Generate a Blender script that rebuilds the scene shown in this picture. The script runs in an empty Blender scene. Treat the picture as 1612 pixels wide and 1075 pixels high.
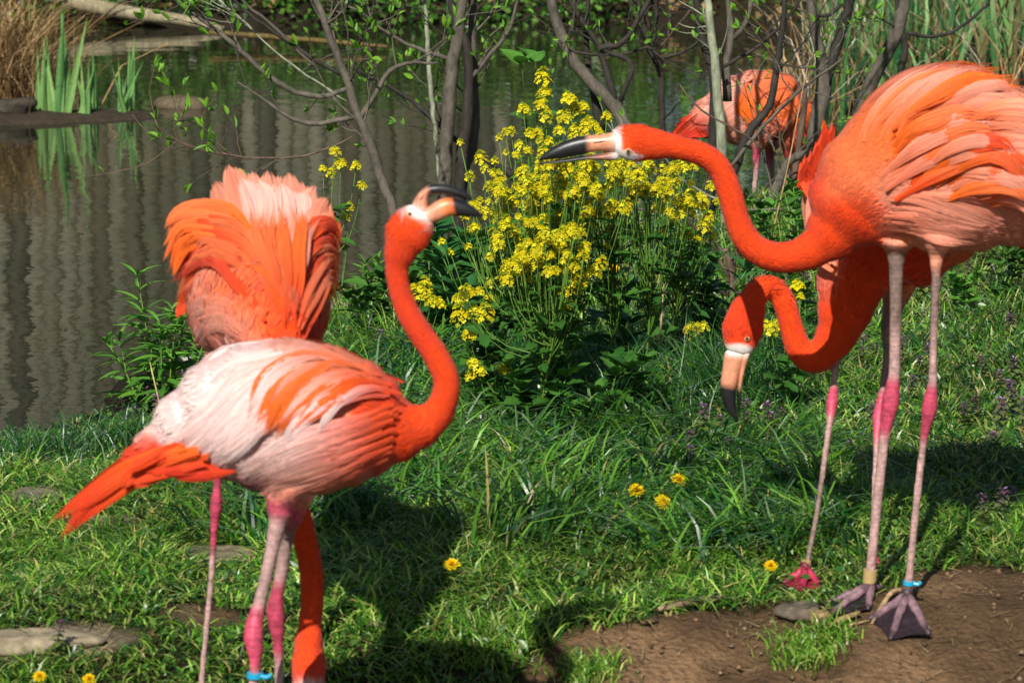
import bpy, bmesh, math, random
import numpy as np
from mathutils import Vector, Matrix, Quaternion, Euler, kdtree
from mathutils.bvhtree import BVHTree

random.seed(7)
rng = np.random.default_rng(11)
scene = bpy.context.scene
C = scene.collection

# ------------------------------------------------------------------ camera, sky, sun, exposure
W0, H0, FPX = 1612.0, 1075.0, 5000.0          # photograph size, focal length in its pixels
CAMZ = 1.35
PITCH = math.radians(10.23)
SP, CP = math.sin(PITCH), math.cos(PITCH)
cd = bpy.data.cameras.new('camera')
cam = bpy.data.objects.new('camera', cd)
C.objects.link(cam)
cam.location = (0, 0, CAMZ)
cam.rotation_euler = (math.pi / 2 - PITCH, 0, 0)
cd.sensor_width = 36.0
cd.lens = 36.0 * FPX / W0
cd.clip_start = 0.05
cd.clip_end = 500
cd.dof.use_dof = True
cd.dof.focus_distance = 7.3
cd.dof.aperture_fstop = 12.0
scene.camera = cam

SUN_EL = math.radians(41.0)
SUN_TRAVEL = Vector((0.26, 1.0, 0.0)).normalized() * math.cos(SUN_EL) - Vector((0, 0, math.sin(SUN_EL)))
world = bpy.data.worlds.new('World')
scene.world = world
world.use_nodes = True
wn = world.node_tree
sky = wn.nodes.new('ShaderNodeTexSky')
sky.sky_type = 'NISHITA'
sky.sun_disc = False
sky.sun_elevation = SUN_EL
sky.sun_rotation = math.atan2(-SUN_TRAVEL.x, -SUN_TRAVEL.y)
bg = wn.nodes['Background']
bg.inputs['Strength'].default_value = 0.055
wn.links.new(sky.outputs[0], bg.inputs['Color'])
sl = bpy.data.lights.new('sun', 'SUN')
sl.energy = 5.0
sl.angle = math.radians(0.55)
sl.color = (1.0, 0.95, 0.87)
sun = bpy.data.objects.new('sun', sl)
C.objects.link(sun)
sun.rotation_euler = SUN_TRAVEL.to_track_quat('-Z', 'Y').to_euler()
sun.location = (-2, -8, 9)
vs = scene.view_settings
vs.view_transform = 'Standard'
vs.look = 'None'
vs.exposure = 0.42
vs.gamma = 1.0
scene.cycles.max_bounces = 8
scene.cycles.transparent_max_bounces = 6

# ------------------------------------------------------------------ helpers
def ray(u, v):
    a = (u - W0 / 2) / FPX
    b = -(v - H0 / 2) / FPX
    return Vector((a, CP + b * SP, b * CP - SP))
CAM = Vector((0, 0, CAMZ))
def P(u, v, Y):                                   # the point at forward distance Y that shows at pixel u, v
    d = ray(u, v)
    return CAM + d * (Y / d.y)
def PZ(u, v, z):                                  # ... at height z
    d = ray(u, v)
    return CAM + d * ((z - CAMZ) / d.z)
def mpp(p):                                       # metres per photograph pixel at a point
    return ((p.y) * CP + (CAMZ - p.z) * SP) / FPX
def project(A):
    A = np.asarray(A, float).reshape(-1, 3) - np.array([0, 0, CAMZ])
    fw = A[:, 1] * CP - A[:, 2] * SP
    up = A[:, 1] * SP + A[:, 2] * CP
    return W0 / 2 + FPX * A[:, 0] / fw, H0 / 2 - FPX * up / fw
def sstep(a, b, x):
    t = np.clip((np.asarray(x, float) - a) / (b - a), 0, 1)
    return t * t * (3 - 2 * t)
def lerp(a, b, t): return a + (b - a) * t
def hx(s):                                        # sRGB hex -> linear
    s = s.lstrip('#')
    o = []
    for i in (0, 2, 4):
        c = int(s[i:i + 2], 16) / 255
        o.append(c / 12.92 if c <= 0.04045 else ((c + 0.055) / 1.055) ** 2.4)
    return np.array(o)

WL = {}                                            # world position of every root
def props(o, label=None, cat=None, group=None, kind=None):
    if label: o['label'] = label
    if cat: o['category'] = cat
    if group: o['group'] = group
    if kind: o['kind'] = kind
    return o
def empty(name, loc, label=None, cat=None, group=None):
    o = bpy.data.objects.new(name, None)
    C.objects.link(o)
    o.location = loc
    o.empty_display_size = 0.05
    WL[o.name] = Vector(loc)
    return props(o, label, cat, group)
def root_of(o):
    while o.parent: o = o.parent
    return WL[o.name]
def link(name, me, parent=None, loc=None, M=None):
    o = bpy.data.objects.new(name, me)
    C.objects.link(o)
    if parent is not None:
        o.parent = parent
    if M is not None:
        base = Vector((0, 0, 0)) if parent is None else root_of(parent)
        if parent is not None and parent.parent is not None: base = base + parent.location
        o.matrix_basis = Matrix.Translation(-base) @ M
        if parent is None: WL[o.name] = M.translation.copy()
    elif parent is None:
        o.location = loc if loc is not None else (0, 0, 0)
        WL[o.name] = Vector(o.location)
    return o

def mesh_np(name, V, F, mats, col=None, uv=None, smooth=True, mi=None, nrm=None):
    """V (n,3), F (m,k) with k = 3 or 4, col (n,3), uv (n,2) per vertex"""
    V = np.asarray(V, np.float32).reshape(-1, 3)
    F = np.asarray(F, np.int32)
    k = F.shape[1]
    me = bpy.data.meshes.new(name)
    me.vertices.add(len(V))
    me.vertices.foreach_set('co', V.ravel())
    me.loops.add(F.size)
    me.loops.foreach_set('vertex_index', F.ravel())
    me.polygons.add(len(F))
    me.polygons.foreach_set('loop_start', np.arange(0, F.size, k, dtype=np.int32))
    if mi is not None: me.polygons.foreach_set('material_index', np.asarray(mi, np.int32))
    me.polygons.foreach_set('use_smooth', np.full(len(F), smooth))
    me.update(calc_edges=True)
    if col is not None:
        c = np.ones((len(V), 4), np.float32)
        c[:, :3] = col
        a = me.color_attributes.new('Col', 'FLOAT_COLOR', 'POINT')
        a.data.foreach_set('color', c.ravel())
    if uv is not None:
        l = me.uv_layers.new(name='UVMap')
        l.data.foreach_set('uv', np.asarray(uv, np.float32)[F.ravel()].ravel())
    for m in (mats if isinstance(mats, (list, tuple)) else [mats]): me.materials.append(m)
    if nrm is not None: me.normals_split_custom_set_from_vertices(np.asarray(nrm, np.float32))
    return me

class MB:                                          # collects quads / triangles (as quads) into one mesh
    def __init__(s): s.V = []; s.F = []; s.K = []; s.n = 0
    def add(s, V, F, col=None):
        V = np.asarray(V, float).reshape(-1, 3)
        s.V.append(V)
        for f in F: s.F.append([i + s.n for i in f])
        c = np.tile(np.asarray(col if col is not None else (1, 1, 1), float), (len(V), 1)) if col is None or np.ndim(col) == 1 else np.asarray(col, float)
        s.K.append(c)
        s.n += len(V)
    def tube(s, pts, rad, n=7, col=None, caps=True, flat=1.0, wob=0.0):
        pts = [Vector(p) for p in pts]
        rad = list(rad) if np.ndim(rad) else [rad] * len(pts)
        N = len(pts)
        ref = None
        V = []; K = []
        for i, p in enumerate(pts):
            t = (pts[min(i + 1, N - 1)] - pts[max(i - 1, 0)])
            t = t.normalized() if t.length > 1e-9 else Vector((0, 0, 1))
            if ref is None:
                ref = Vector((0, 1, 0)) if abs(t.y) < 0.9 else Vector((1, 0, 0))
            a = (ref - t * ref.dot(t)).normalized()
            b = t.cross(a)
            ref = a
            for k in range(n):
                th = 2 * math.pi * k / n
                r = rad[i] * (1 + wob * random.uniform(-1, 1))
                V.append(p + (a * math.cos(th) + b * math.sin(th) * flat) * r)
                if col is not None and np.ndim(col) == 2: K.append(col[i])
        F = []
        for i in range(N - 1):
            for k in range(n):
                F.append([i * n + k, i * n + (k + 1) % n, (i + 1) * n + (k + 1) % n, (i + 1) * n + k])
        if caps:
            F.append(list(range(n))[::-1]); F.append([(N - 1) * n + k for k in range(n)])
        s.add([tuple(v) for v in V], F, K if K else col)
    def build(s, name, mats, parent=None, base=None, smooth=True, **kw):
        V = np.concatenate(s.V)
        b = root_of(parent) if parent is not None else Vector(base if base is not None else (0, 0, 0))
        me = bpy.data.meshes.new(name)
        me.from_pydata((V - np.array(b)).tolist(), [], s.F)
        c = np.ones((len(V), 4), np.float32)
        c[:, :3] = np.concatenate(s.K)
        a = me.color_attributes.new('Col', 'FLOAT_COLOR', 'POINT')
        a.data.foreach_set('color', c.ravel())
        me.polygons.foreach_set('use_smooth', np.full(len(me.polygons), smooth))
        for m in (mats if isinstance(mats, (list, tuple)) else [mats]): me.materials.append(m)
        me.update()
        o = link(name, me, parent, loc=b if parent is None else None)
        return props(o, **kw)

def crom(A, step):
    """Catmull-Rom resampling of the rows of A (first three columns are positions)"""
    A = np.asarray(A, float)
    n = len(A)
    out = []
    for i in range(n - 1):
        p0 = A[i - 1] if i > 0 else 2 * A[0] - A[1]
        p1, p2 = A[i], A[i + 1]
        p3 = A[i + 2] if i + 2 < n else 2 * A[-1] - A[-2]
        m = max(1, int(round(np.linalg.norm(p2[:3] - p1[:3]) / step)))
        for k in range(m):
            t = k / m
            q = 0.5 * ((2 * p1) + (-p0 + p2) * t + (2 * p0 - 5 * p1 + 4 * p2 - p3) * t * t + (-p0 + 3 * p1 - 3 * p2 + p3) * t ** 3)
            q[3:] = p1[3:] + (p2[3:] - p1[3:]) * (t * t * (3 - 2 * t))
            out.append(q)
    out.append(A[-1])
    return np.array(out)

# ------------------------------------------------------------------ materials
class NT:
    def __init__(s, name):
        s.m = bpy.data.materials.new(name)
        s.m.use_nodes = True
        s.t = s.m.node_tree
        s.b = s.t.nodes['Principled BSDF']
        s.out = s.t.nodes['Material Output']
    def n(s, typ, **kw):
        x = s.t.nodes.new('ShaderNode' + typ)
        for k, v in kw.items():
            if k in x.inputs: x.inputs[k].default_value = v
            else: setattr(x, k, v)
        return x
    def l(s, a, b): s.t.links.new(a, b)
    def attr(s, n='Col'): return s.n('Attribute', attribute_name=n).outputs['Color']
    def coord(s, k='Object'): return s.n('TexCoord').outputs[k]
    def noise(s, vec, scale, detail=3, rough=0.55, sc=None, dist=0.0):
        if sc is not None:
            mp = s.n('Mapping'); mp.inputs['Scale'].default_value = sc
            s.l(vec, mp.inputs['Vector']); vec = mp.outputs[0]
        x = s.n('TexNoise', Scale=scale, Detail=detail, Roughness=rough, Distortion=dist)
        s.l(vec, x.inputs['Vector'])
        return x.outputs['Fac']
    def rng(s, f, a, b, c=0.3, d=0.7):
        x = s.n('MapRange')
        for i, v in zip((1, 2, 3, 4), (c, d, a, b)): x.inputs[i].default_value = v
        s.l(f, x.inputs[0]); return x.outputs[0]
    def mul(s, colr, fac):                          # colour * scalar
        x = s.n('MixRGB', blend_type='MULTIPLY'); x.inputs[0].default_value = 1
        s.l(colr, x.inputs[1]); s.l(fac, x.inputs[2]); return x.outputs[0]
    def mix(s, f, a, b):
        x = s.n('MixRGB')
        if hasattr(f, 'links') or not isinstance(f, (int, float)): s.l(f, x.inputs[0])
        else: x.inputs[0].default_value = f
        for k, c in ((1, a), (2, b)):
            if isinstance(c, (tuple, list, np.ndarray)): x.inputs[k].default_value = (*[float(q) for q in c[:3]], 1)
            else: s.l(c, x.inputs[k])
        return x.outputs[0]
    def bump(s, h, strength=0.4, dist=0.004):
        x = s.n('Bump', Strength=strength, Distance=dist)
        s.l(h, x.inputs['Height']); s.l(x.outputs[0], s.b.inputs['Normal']); return x
    def done(s, col=None, rough=0.6, spec=0.3, transl=0.0, tcol=None):
        if col is not None:
            if isinstance(col, (tuple, list, np.ndarray)): s.b.inputs['Base Color'].default_value = (*[float(q) for q in col[:3]], 1)
            else: s.l(col, s.b.inputs['Base Color'])
        s.b.inputs['Roughness'].default_value = rough
        s.b.inputs['Specular IOR Level'].default_value = spec
        if transl > 0:
            tr = s.n('BsdfTranslucent')
            c = tcol if tcol is not None else col
            if isinstance(c, (tuple, list, np.ndarray)): tr.inputs['Color'].default_value = (*[float(q) for q in c[:3]], 1)
            else: s.l(c, tr.inputs['Color'])
            mx = s.n('MixShader'); mx.inputs[0].default_value = transl
            s.l(s.b.outputs[0], mx.inputs[1]); s.l(tr.outputs[0], mx.inputs[2]); s.l(mx.outputs[0], s.out.inputs['Surface'])
        return s.m

def m_leafy(name, c1, c2, rough=0.45, transl=0.3, spec=0.4):
    """leaf colour varies per object and along a noise"""
    k = NT(name)
    oi = k.n('ObjectInfo').outputs['Random']
    c = k.mix(oi, c1, c2)
    nz = k.rng(k.noise(k.coord(), 60, 3), 0.75, 1.25)
    c = k.mul(c, nz)
    k.bump(k.noise(k.coord(), 150, 2), 0.25, 0.002)
    return k.done(c, rough, spec, transl, c)
def m_attr(name, rough=0.6, spec=0.3, transl=0.0, nscale=40, nlo=0.8, nhi=1.2, bump=0.2, bdist=0.003, sc=None):
    k = NT(name)
    co = k.coord()
    f = k.noise(co, nscale, 4, 0.6, sc)
    c = k.mul(k.attr(), k.rng(f, nlo, nhi))
    if bump: k.bump(k.noise(co, nscale * 2, 3, 0.6, sc), bump, bdist)
    return k.done(c, rough, spec, transl, c)

def mk_feather():
    k = NT('feather_vane')
    uv = k.n('UVMap').outputs[0]
    f = k.noise(uv, 1.0, 4, 0.6, (26, 2.2, 1))
    g = k.noise(uv, 1.0, 3, 0.6, (7, 1.1, 1))
    c = k.mul(k.attr(), k.rng(f, 0.76, 1.14)); c = k.mul(c, k.rng(g, 0.84, 1.08))
    k.bump(f, 0.5, 0.002)
    k.b.inputs['Sheen Weight'].default_value = 0.15
    return k.done(c, 0.62, 0.25, 0.28, c)
def mk_plumage():
    k = NT('plumage')
    co = k.coord()
    f = k.noise(co, 55, 4, 0.65)
    c = k.mul(k.attr(), k.rng(f, 0.8, 1.14)); c = k.mul(c, k.rng(k.noise(co, 17, 4, 0.65), 0.74, 1.1))
    k.bump(k.noise(co, 190, 3, 0.6), 0.3, 0.002)
    k.b.inputs['Sheen Weight'].default_value = 0.25
    k.b.inputs['Sheen Roughness'].default_value = 0.4
    return k.done(c, 0.75, 0.15)
def mk_leg():
    k = NT('scaled_leg_skin')
    co = k.coord()
    wv = k.n('TexWave', wave_type='BANDS', bands_direction='Z', Scale=40.0, Distortion=3.5, Detail=2.0)
    k.l(co, wv.inputs['Vector'])
    f = k.noise(co, 120, 3)
    c = k.mul(k.attr(), k.rng(f, 0.62, 1.25)); c = k.mul(c, k.rng(k.noise(co, 28, 3), 0.75, 1.15))
    c2 = k.mul(c, k.rng(wv.outputs['Fac'], 0.93, 1.03, 0, 1))
    k.bump(wv.outputs['Fac'], 0.16, 0.001)
    return k.done(c2, 0.5, 0.4)
MAT = {}
MAT['feather'] = mk_feather()
MAT['plumage'] = mk_plumage()
MAT['leg'] = mk_leg()
MAT['beak'] = m_attr('beak_horn', 0.38, 0.5, 0, 90, 0.7, 1.25, 0.25, 0.001)
MAT['foot'] = m_attr('webbed_skin', 0.5, 0.4, 0.0, 110, 0.5, 1.5, 0.5, 0.002)
MAT['grass'] = m_attr('grass_blade', 0.36, 0.5, 0.34, 30, 0.85, 1.15, 0)
MAT['band_blue'] = NT('blue_plastic').done(hx('1fa6cf') * 0.8, 0.35, 0.5)
MAT['band_tan'] = NT('tan_plastic').done(hx('b59a68') * 0.8, 0.45, 0.4)
MAT['eye'] = NT('eye_yellow').done(hx('d9c98c') * 0.8, 0.15, 0.6)
MAT['pupil'] = NT('pupil_black').done((0.01, 0.01, 0.01), 0.1, 0.6)
k = NT('bark'); co = k.coord()
f = k.noise(co, 42, 7, 0.75, (1, 1, 0.45)); g = k.noise(co, 7, 3)
c = k.mul(k.attr(), k.rng(f, 0.4, 1.7)); c = k.mul(c, k.rng(g, 0.75, 1.25)); k.bump(f, 0.6, 0.006)
MAT['bark'] = k.done(c, 0.75, 0.25)
MAT['dry'] = m_attr('dry_stalk', 0.7, 0.2, 0.15, 30, 0.7, 1.25, 0)
k = NT('stone'); co = k.coord()
f = k.noise(co, 26, 8, 0.75); g = k.noise(co, 70, 4, 0.7)
c = k.mul(k.attr(), k.rng(f, 0.5, 1.4)); c = k.mul(c, k.rng(g, 0.7, 1.25)); k.bump(f, 0.9, 0.012)
MAT['stone'] = k.done(c, 0.85, 0.2)
MAT['leaf_bud'] = m_leafy('young_leaf', hx('5f9a2c') * 0.85, hx('86b83a') * 0.95, 0.4, 0.4)
MAT['leaf_cress'] = m_leafy('cress_leaf', hx('346a28') * 0.62, hx('548a34') * 0.7, 0.42, 0.28)
MAT['leaf_herb'] = m_leafy('herb_leaf', hx('4f8a35') * 0.75, hx('6fa83c') * 0.85, 0.4, 0.35)
MAT['leaf_dark'] = m_leafy('dark_leaf', hx('2f6a35') * 0.7, hx('45803a') * 0.75, 0.4, 0.25)
MAT['leaf_iris'] = m_leafy('iris_leaf', hx('4a8446') * 0.85, hx('86ac62') * 0.9, 0.45, 0.25)
MAT['stem'] = m_attr('green_stem', 0.45, 0.35, 0.1, 50, 0.85, 1.15, 0)
MAT['petal'] = m_attr('yellow_petal', 0.55, 0.2, 0.3, 200, 0.85, 1.1, 0)
# ------------------------------------------------------------------ terrain, pond
WATER = -0.25
NEAR_SHORE_PX = [(-500, 740), (-200, 712), (0, 692), (70, 680), (135, 660), (180, 612), (240, 575), (300, 535), (420, 500), (540, 474), (600, 425), (640, 402), (720, 392),
                 (800, 398), (880, 392), (960, 384), (1040, 380), (1120, 376), (1200, 372), (1275, 348), (1330, 290), (1345, 235), (1330, 185), (1300, 140), (1262, 95), (1225, 62)]
FAR_SHORE_PX = [(1150, 50), (1000, 38), (850, 34), (650, 36), (480, 40), (350, 44), (200, 42), (60, 30), (-100, 25)]
shore = [PZ(u, v, WATER) for u, v in NEAR_SHORE_PX + FAR_SHORE_PX]
POLY = np.array([(p.x, p.y) for p in shore] + [(-9, 20), (-12, 14), (-9, 8.5), (-4, 7.4)])
def pond_sd(x, y):                                   # > 0 on land, metres to the waterline
    x = np.atleast_1d(np.asarray(x, float)); y = np.atleast_1d(np.asarray(y, float))
    d = np.full(x.shape, 1e9); ins = np.zeros(x.shape, bool)
    n = len(POLY)
    for i in range(n):
        ax, ay = POLY[i]; bx, by = POLY[(i + 1) % n]
        ex, ey = bx - ax, by - ay
        t = np.clip(((x - ax) * ex + (y - ay) * ey) / (ex * ex + ey * ey), 0, 1)
        d = np.minimum(d, (x - ax - t * ex) ** 2 + (y - ay - t * ey) ** 2)
        cr = ((ay > y) != (by > y)) & (x < (bx - ax) * (y - ay) / (by - ay + 1e-12) + ax)
        ins ^= cr
    d = np.sqrt(d)
    return np.where(ins, -d, d)
def wob(x, y, s=1.0):
    return (np.sin(3.1 * x * s + 1.3 * y * s + .4) * np.sin(2.3 * y * s - 1.7 * x * s) + 0.5 * np.sin(7.3 * x * s - 2.1 * y * s + 1) * np.sin(6.1 * y * s + 2.2 * x * s)
            + 0.25 * np.sin(17 * x * s + 5 * y * s) * np.sin(15 * y * s - 6 * x * s))
def h(x, y):
    x = np.atleast_1d(np.asarray(x, float)); y = np.atleast_1d(np.asarray(y, float))
    sd = pond_sd(x, y) + 0.03 * wob(x, y, 2.3)
    near = -0.15 * sstep(5.1, 4.4, y) - 0.25 * sstep(4.0, 2.0, y)
    land = near + 0.014 * wob(x, y) + 0.006 * wob(x, y, 3.1)
    land = land + 0.05 * np.clip(y - 18.5, 0, 12) + 0.03 * np.clip(x - 2.6, 0, 6) * sstep(11, 14, y)
    lw = sstep(-.3, -.75, x)
    tl = np.clip(sd / 1.9, 0, 1)
    z = land - 0.25 * ((1 - sstep(-0.05, 1.0, sd)) * (1 - lw) + (1 - tl) ** 1.5 * lw) * (y > 5.2)
    z = np.where(sd < 0, np.minimum(z, WATER - 0.02 + np.clip(sd, -0.9, 0) * 0.5), z)
    return z
def hz(x, y): return float(h(x, y)[0])
def G(u, v, lift=0.0):                                # where the ray of a pixel meets the ground
    d = ray(u, v)
    a, b = 2.5 / d.y, 30 / d.y
    ts = np.linspace(a, b, 240)
    zz = CAMZ + d.z * ts - h(d.x * ts, d.y * ts)
    k = np.argmax(zz < 0) if (zz < 0).any() else len(ts) - 1
    lo, hi = ts[max(k - 1, 0)], ts[k]
    for _ in range(18):
        m = (lo + hi) / 2
        if CAMZ + d.z * m - hz(d.x * m, d.y * m) < 0: hi = m
        else: lo = m
    p = CAM + d * hi
    return Vector((p.x, p.y, hz(p.x, p.y) + lift))

DIRT_PX = [(790, 1120), (822, 1070), (850, 1035), (905, 1005), (965, 982), (1040, 966), (1150, 958), (1235, 952), (1310, 956), (1385, 935), (1450, 906), (1510, 894), (1612, 890), (1800, 880)]
_dw = [G(u, v) for u, v in DIRT_PX]
DX = np.array([p.x for p in _dw]); DY = np.array([p.y for p in _dw])
PATCH = []                                           # bare patches in the lawn: centre, half sizes
for (u, v, ru, rv) in [(60, 790, 70, 16), (170, 830, 80, 14), (350, 878, 75, 14), (330, 972, 80, 20), (90, 1010, 150, 26), (110, 705, 40, 14), (700, 1068, 30, 10)]:
    c_ = G(u, v); a_ = G(u + ru, v); b_ = G(u, v - rv)
    PATCH.append((c_.x, c_.y, abs(a_.x - c_.x), abs(b_.y - c_.y)))
def dirt(x, y):
    x = np.asarray(x, float); y = np.asarray(y, float)
    yb = np.interp(x, DX, DY)
    n = 0.035 * wob(x, y, 4.0) + 0.015 * wob(x, y, 11.0)
    m = sstep(-0.05, 0.05, yb - y + n) * sstep(DX[0] - 0.08, DX[0] + 0.08, x + n)
    for cx, cy, rx, ry in PATCH:
        q = 1 - np.sqrt(((x - cx) / rx) ** 2 + ((y - cy) / ry) ** 2) + 4 * n
        m = np.maximum(m, sstep(-0.1, 0.3, q))
    return m
gx = np.concatenate([-np.geomspace(60, 3.0, 26), np.arange(-2.9, 2.9, 0.03), np.geomspace(3.0, 60, 26)])
gy = np.concatenate([np.array([-60, -20, -8, -3, 0, 1.5, 2.5, 3.2]), np.arange(3.6, 12.4, 0.032), np.arange(12.5, 26, 0.15), np.geomspace(26.5, 160, 14)])
XX, YY = np.meshgrid(gx, gy)
ZZ = h(XX.ravel(), YY.ravel())
DM = dirt(XX.ravel(), YY.ravel())
lump = 0.008 * wob(XX.ravel(), YY.ravel(), 9) + 0.004 * wob(XX.ravel() + 3, YY.ravel(), 23) + rng.normal(0, .0012, XX.size)
ZZ = ZZ + lump * DM
V = np.stack([XX.ravel(), YY.ravel(), ZZ], 1)
nx = len(gx)
i0 = (np.arange(len(gy) - 1)[:, None] * nx + np.arange(nx - 1)[None]).ravel()
F = np.stack([i0, i0 + 1, i0 + nx + 1, i0 + nx], 1)
soil = np.outer(np.ones(len(V)), hx('2a2616'))
brown = np.outer(np.ones(len(V)), hx('8a6e50') * 0.84)
dry_ = sstep(-0.3, 0.9, wob(V[:, 0], V[:, 1], 3.3))[:, None]
brown = brown * (0.55 + 0.6 * dry_ * sstep(1.1, .2, V[:, 0:1]) + .12 * dry_)
pale = hx('b5a488') * 0.8
stone_left = sstep(-0.45, -0.7, V[:, 0])[:, None]
brown = brown * (1 - stone_left) + (hx('8d8068') * 0.85) * stone_left
mud = hx('2c261b')
wet = (1 - sstep(0.0, 0.25, pond_sd(V[:, 0], V[:, 1])))[:, None]
cc = soil * (1 - DM[:, None]) + brown * DM[:, None]
cc = cc * (1 - wet) + mud * wet
k = NT('soil'); co = k.coord()
f1 = k.noise(co, 9, 6, 0.68); f2 = k.noise(co, 90, 5, 0.7); vz = k.n('TexVoronoi', Scale=70.0); k.l(co, vz.inputs['Vector'])
c = k.mul(k.attr(), k.rng(f1, 0.66, 1.34)); c = k.mul(c, k.rng(f2, 0.72, 1.28))
hgt = k.n('MixRGB', blend_type='ADD'); hgt.inputs[0].default_value = 0.5
k.l(f2, hgt.inputs[1]); k.l(vz.outputs['Distance'], hgt.inputs[2])
k.bump(hgt.outputs[0], 1.0, 0.018)
MAT['soil'] = k.done(c, 0.92, 0.12)
ground = link('ground', mesh_np('ground', V, F, MAT['soil'], cc))
props(ground, kind='structure')

# pond water, one sheet over the whole basin
k = NT('pond_water'); co = k.coord()
f1 = k.noise(co, 1.0, 1, 0.4, (4.2, 4.6, 1)); f2 = k.noise(co, 1.0, 2, 0.5, (13, 14, 1)); f3 = k.noise(co, 1.0, 1, 0.5, (1.0, 0.9, 1))
s1 = k.n('Math', operation='MULTIPLY_ADD'); k.l(f2, s1.inputs[0]); s1.inputs[1].default_value = 0.30; k.l(f1, s1.inputs[2])
s2 = k.n('Math', operation='MULTIPLY_ADD'); k.l(f3, s2.inputs[0]); s2.inputs[1].default_value = 1.2; k.l(s1.outputs[0], s2.inputs[2])
k.bump(s2.outputs[0], 1.0, 0.0026)
wc = k.mix(k.rng(f3, 0, 1), hx('1d2016'), hx('2a2a1c'))
k.b.inputs['IOR'].default_value = 1.36
MAT['water'] = k.done(wc, 0.015, 0.5)
x0, x1, y0, y1 = -13, 6.5, 6.6, 23
wv = link('pond_water', mesh_np('pond_water', [(x0, y0, WATER), (x1, y0, WATER), (x1, y1, WATER), (x0, y1, WATER)], [(0, 1, 2, 3)], MAT['water']))
props(wv, kind='structure')

# ------------------------------------------------------------------ palisade fence and planting on the far bank (seen as reflections)
def leafcards(n, centre_fn, size, cols, up=0.5):
    """n bent leaf faces (2 quads folded along the midrib), vectorised"""
    c = centre_fn(n)
    d = rng.normal(size=(n, 3)); d[:, 2] = d[:, 2] * 0.6 + up * rng.normal(0.3, 0.5, n); d /= np.linalg.norm(d, axis=1)[:, None]
    q = rng.normal(size=(n, 3)); s = np.cross(d, q); s /= np.linalg.norm(s, axis=1)[:, None]
    nn = np.cross(s, d)
    L = size * rng.uniform(0.6, 1.4, n)[:, None]; w = L * 0.32
    V = np.stack([c, c + d * L * 0.45 - s * w + nn * w * 0.35, c + d * L * 0.5, c + d * L * 0.45 + s * w + nn * w * 0.35, c + d * L], 1).reshape(-1, 3)
    b = np.arange(n)[:, None] * 5
    F = np.concatenate([b + np.array([[0, 2, 1]]), b + np.array([[1, 2, 4]]), b + np.array([[0, 3, 2]]), b + np.array([[3, 4, 2]])])
    ci = rng.integers(0, len(cols), n)
    K = np.array(cols)[ci] * rng.uniform(0.7, 1.3, n)[:, None]
    return V, F, np.repeat(K, 5, 0)

fence = empty('log_palisade', (-4, 21.9, hz(-4, 21.9)), 'tall palisade of weathered vertical logs mirrored in the pond', 'fence')
lg = []
for s in range(5):
    random.seed(50 + s)
    mb = MB()
    zs = np.linspace(-0.3, 3.5 + 0.12 * s, 9)
    cA = hx(['76745e', '8a8872', '5a5a4c', '6c6854', '96927e'][s]) * 0.47
    mb.tube([(random.gauss(0, .004), random.gauss(0, .004), z) for z in zs], [0.068 * random.uniform(0.94, 1.05) for _ in zs], 10, cA, wob=0.03)
    V_ = np.concatenate(mb.V)
    me = bpy.data.meshes.new('palisade_log'); me.from_pydata(V_.tolist(), [], mb.F)
    a = me.color_attributes.new('Col', 'FLOAT_COLOR', 'POINT'); kk = np.ones((len(V_), 4), np.float32); kk[:, :3] = np.concatenate(mb.K); a.data.foreach_set('color', kk.ravel())
    me.polygons.foreach_set('use_smooth', np.full(len(me.polygons), True)); me.materials.append(MAT['bark']); lg.append(me)
x = -9.0; i = 0
while x < 0.2:
    y = 21.9 + 0.02 * math.sin(i * 1.7)
    link('log', lg[(i * 7 + i // 3) % 5], fence, M=Matrix.Translation((x, y, hz(x, y))) @ Matrix.Rotation(i * 1.9, 4, 'Z'))
    x += 0.116 + 0.008 * math.sin(i * 2.3); i += 1
mb = MB(); mb.tube([(-9, 22.02, 2.6), (0.2, 22.02, 2.6)], 0.04, 8, hx('6a5c4c')); mb.build('rail', MAT['bark'], fence)

GREENS = [hx('4f8a30') * 1.0, hx('62a038') * 1.0, hx('2c5420') * 0.8, hx('84b448') * 1.0]
def bank_pts(xa, xb, za, zb, ya=20.6, yb=21.5):
    def fn(n):
        x = rng.uniform(xa, xb, n); y = rng.uniform(ya, yb, n)
        top = zb * (0.72 + 0.28 * np.sin(x * 3.1) * np.sin(x * 1.3 + 1))
        return np.stack([x, y, h(x, y) + za + rng.beta(1.2, 1.3, n) * (top - za)], 1)
    return fn
for (nm, n, fn, sz, lab) in [
    ('ivy', 24000, bank_pts(-8.5, 0.9, 0.0, 0.5, 19.95, 21.5), 0.05, 'low green ivy and brambles along the foot of the log palisade'),
    ('hedge', 30000, bank_pts(0.1, 7.5, 0.0, 3.8, 20.7, 22.6), 0.09, 'tall loose green hedge beyond the pond beside the log palisade')]:
    V, F, K = leafcards(n, fn, sz, GREENS if nm == 'hedge' else [g_ * .5 for g_ in GREENS])
    o = link(nm, mesh_np(nm, V, F, MAT['grass'], K)); props(o, lab, 'hedge' if nm == 'hedge' else 'ivy', kind='stuff')
def bank_litter(n):
    x = rng.uniform(-7.5, 6.5, n); y = rng.uniform(19.2, 21.8, n)
    k_ = pond_sd(x, y) > 0.02; x = x[k_]; y = y[k_]
    return np.stack([x, y, h(x, y) + rng.uniform(0, 0.05, len(x))], 1)
pts_ = bank_litter(9000)
V, F, K = leafcards(len(pts_), lambda n: pts_, 0.055, [hx('5d4a30'), hx('7a6343'), hx('40351f'), hx('947a55'), hx('456a2c')], 0.1)
o = link('leaf_litter', mesh_np('leaf_litter', V, F, MAT['dry'], K)); props(o, 'brown fallen leaves covering the far bank', 'leaves', kind='stuff')

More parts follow.
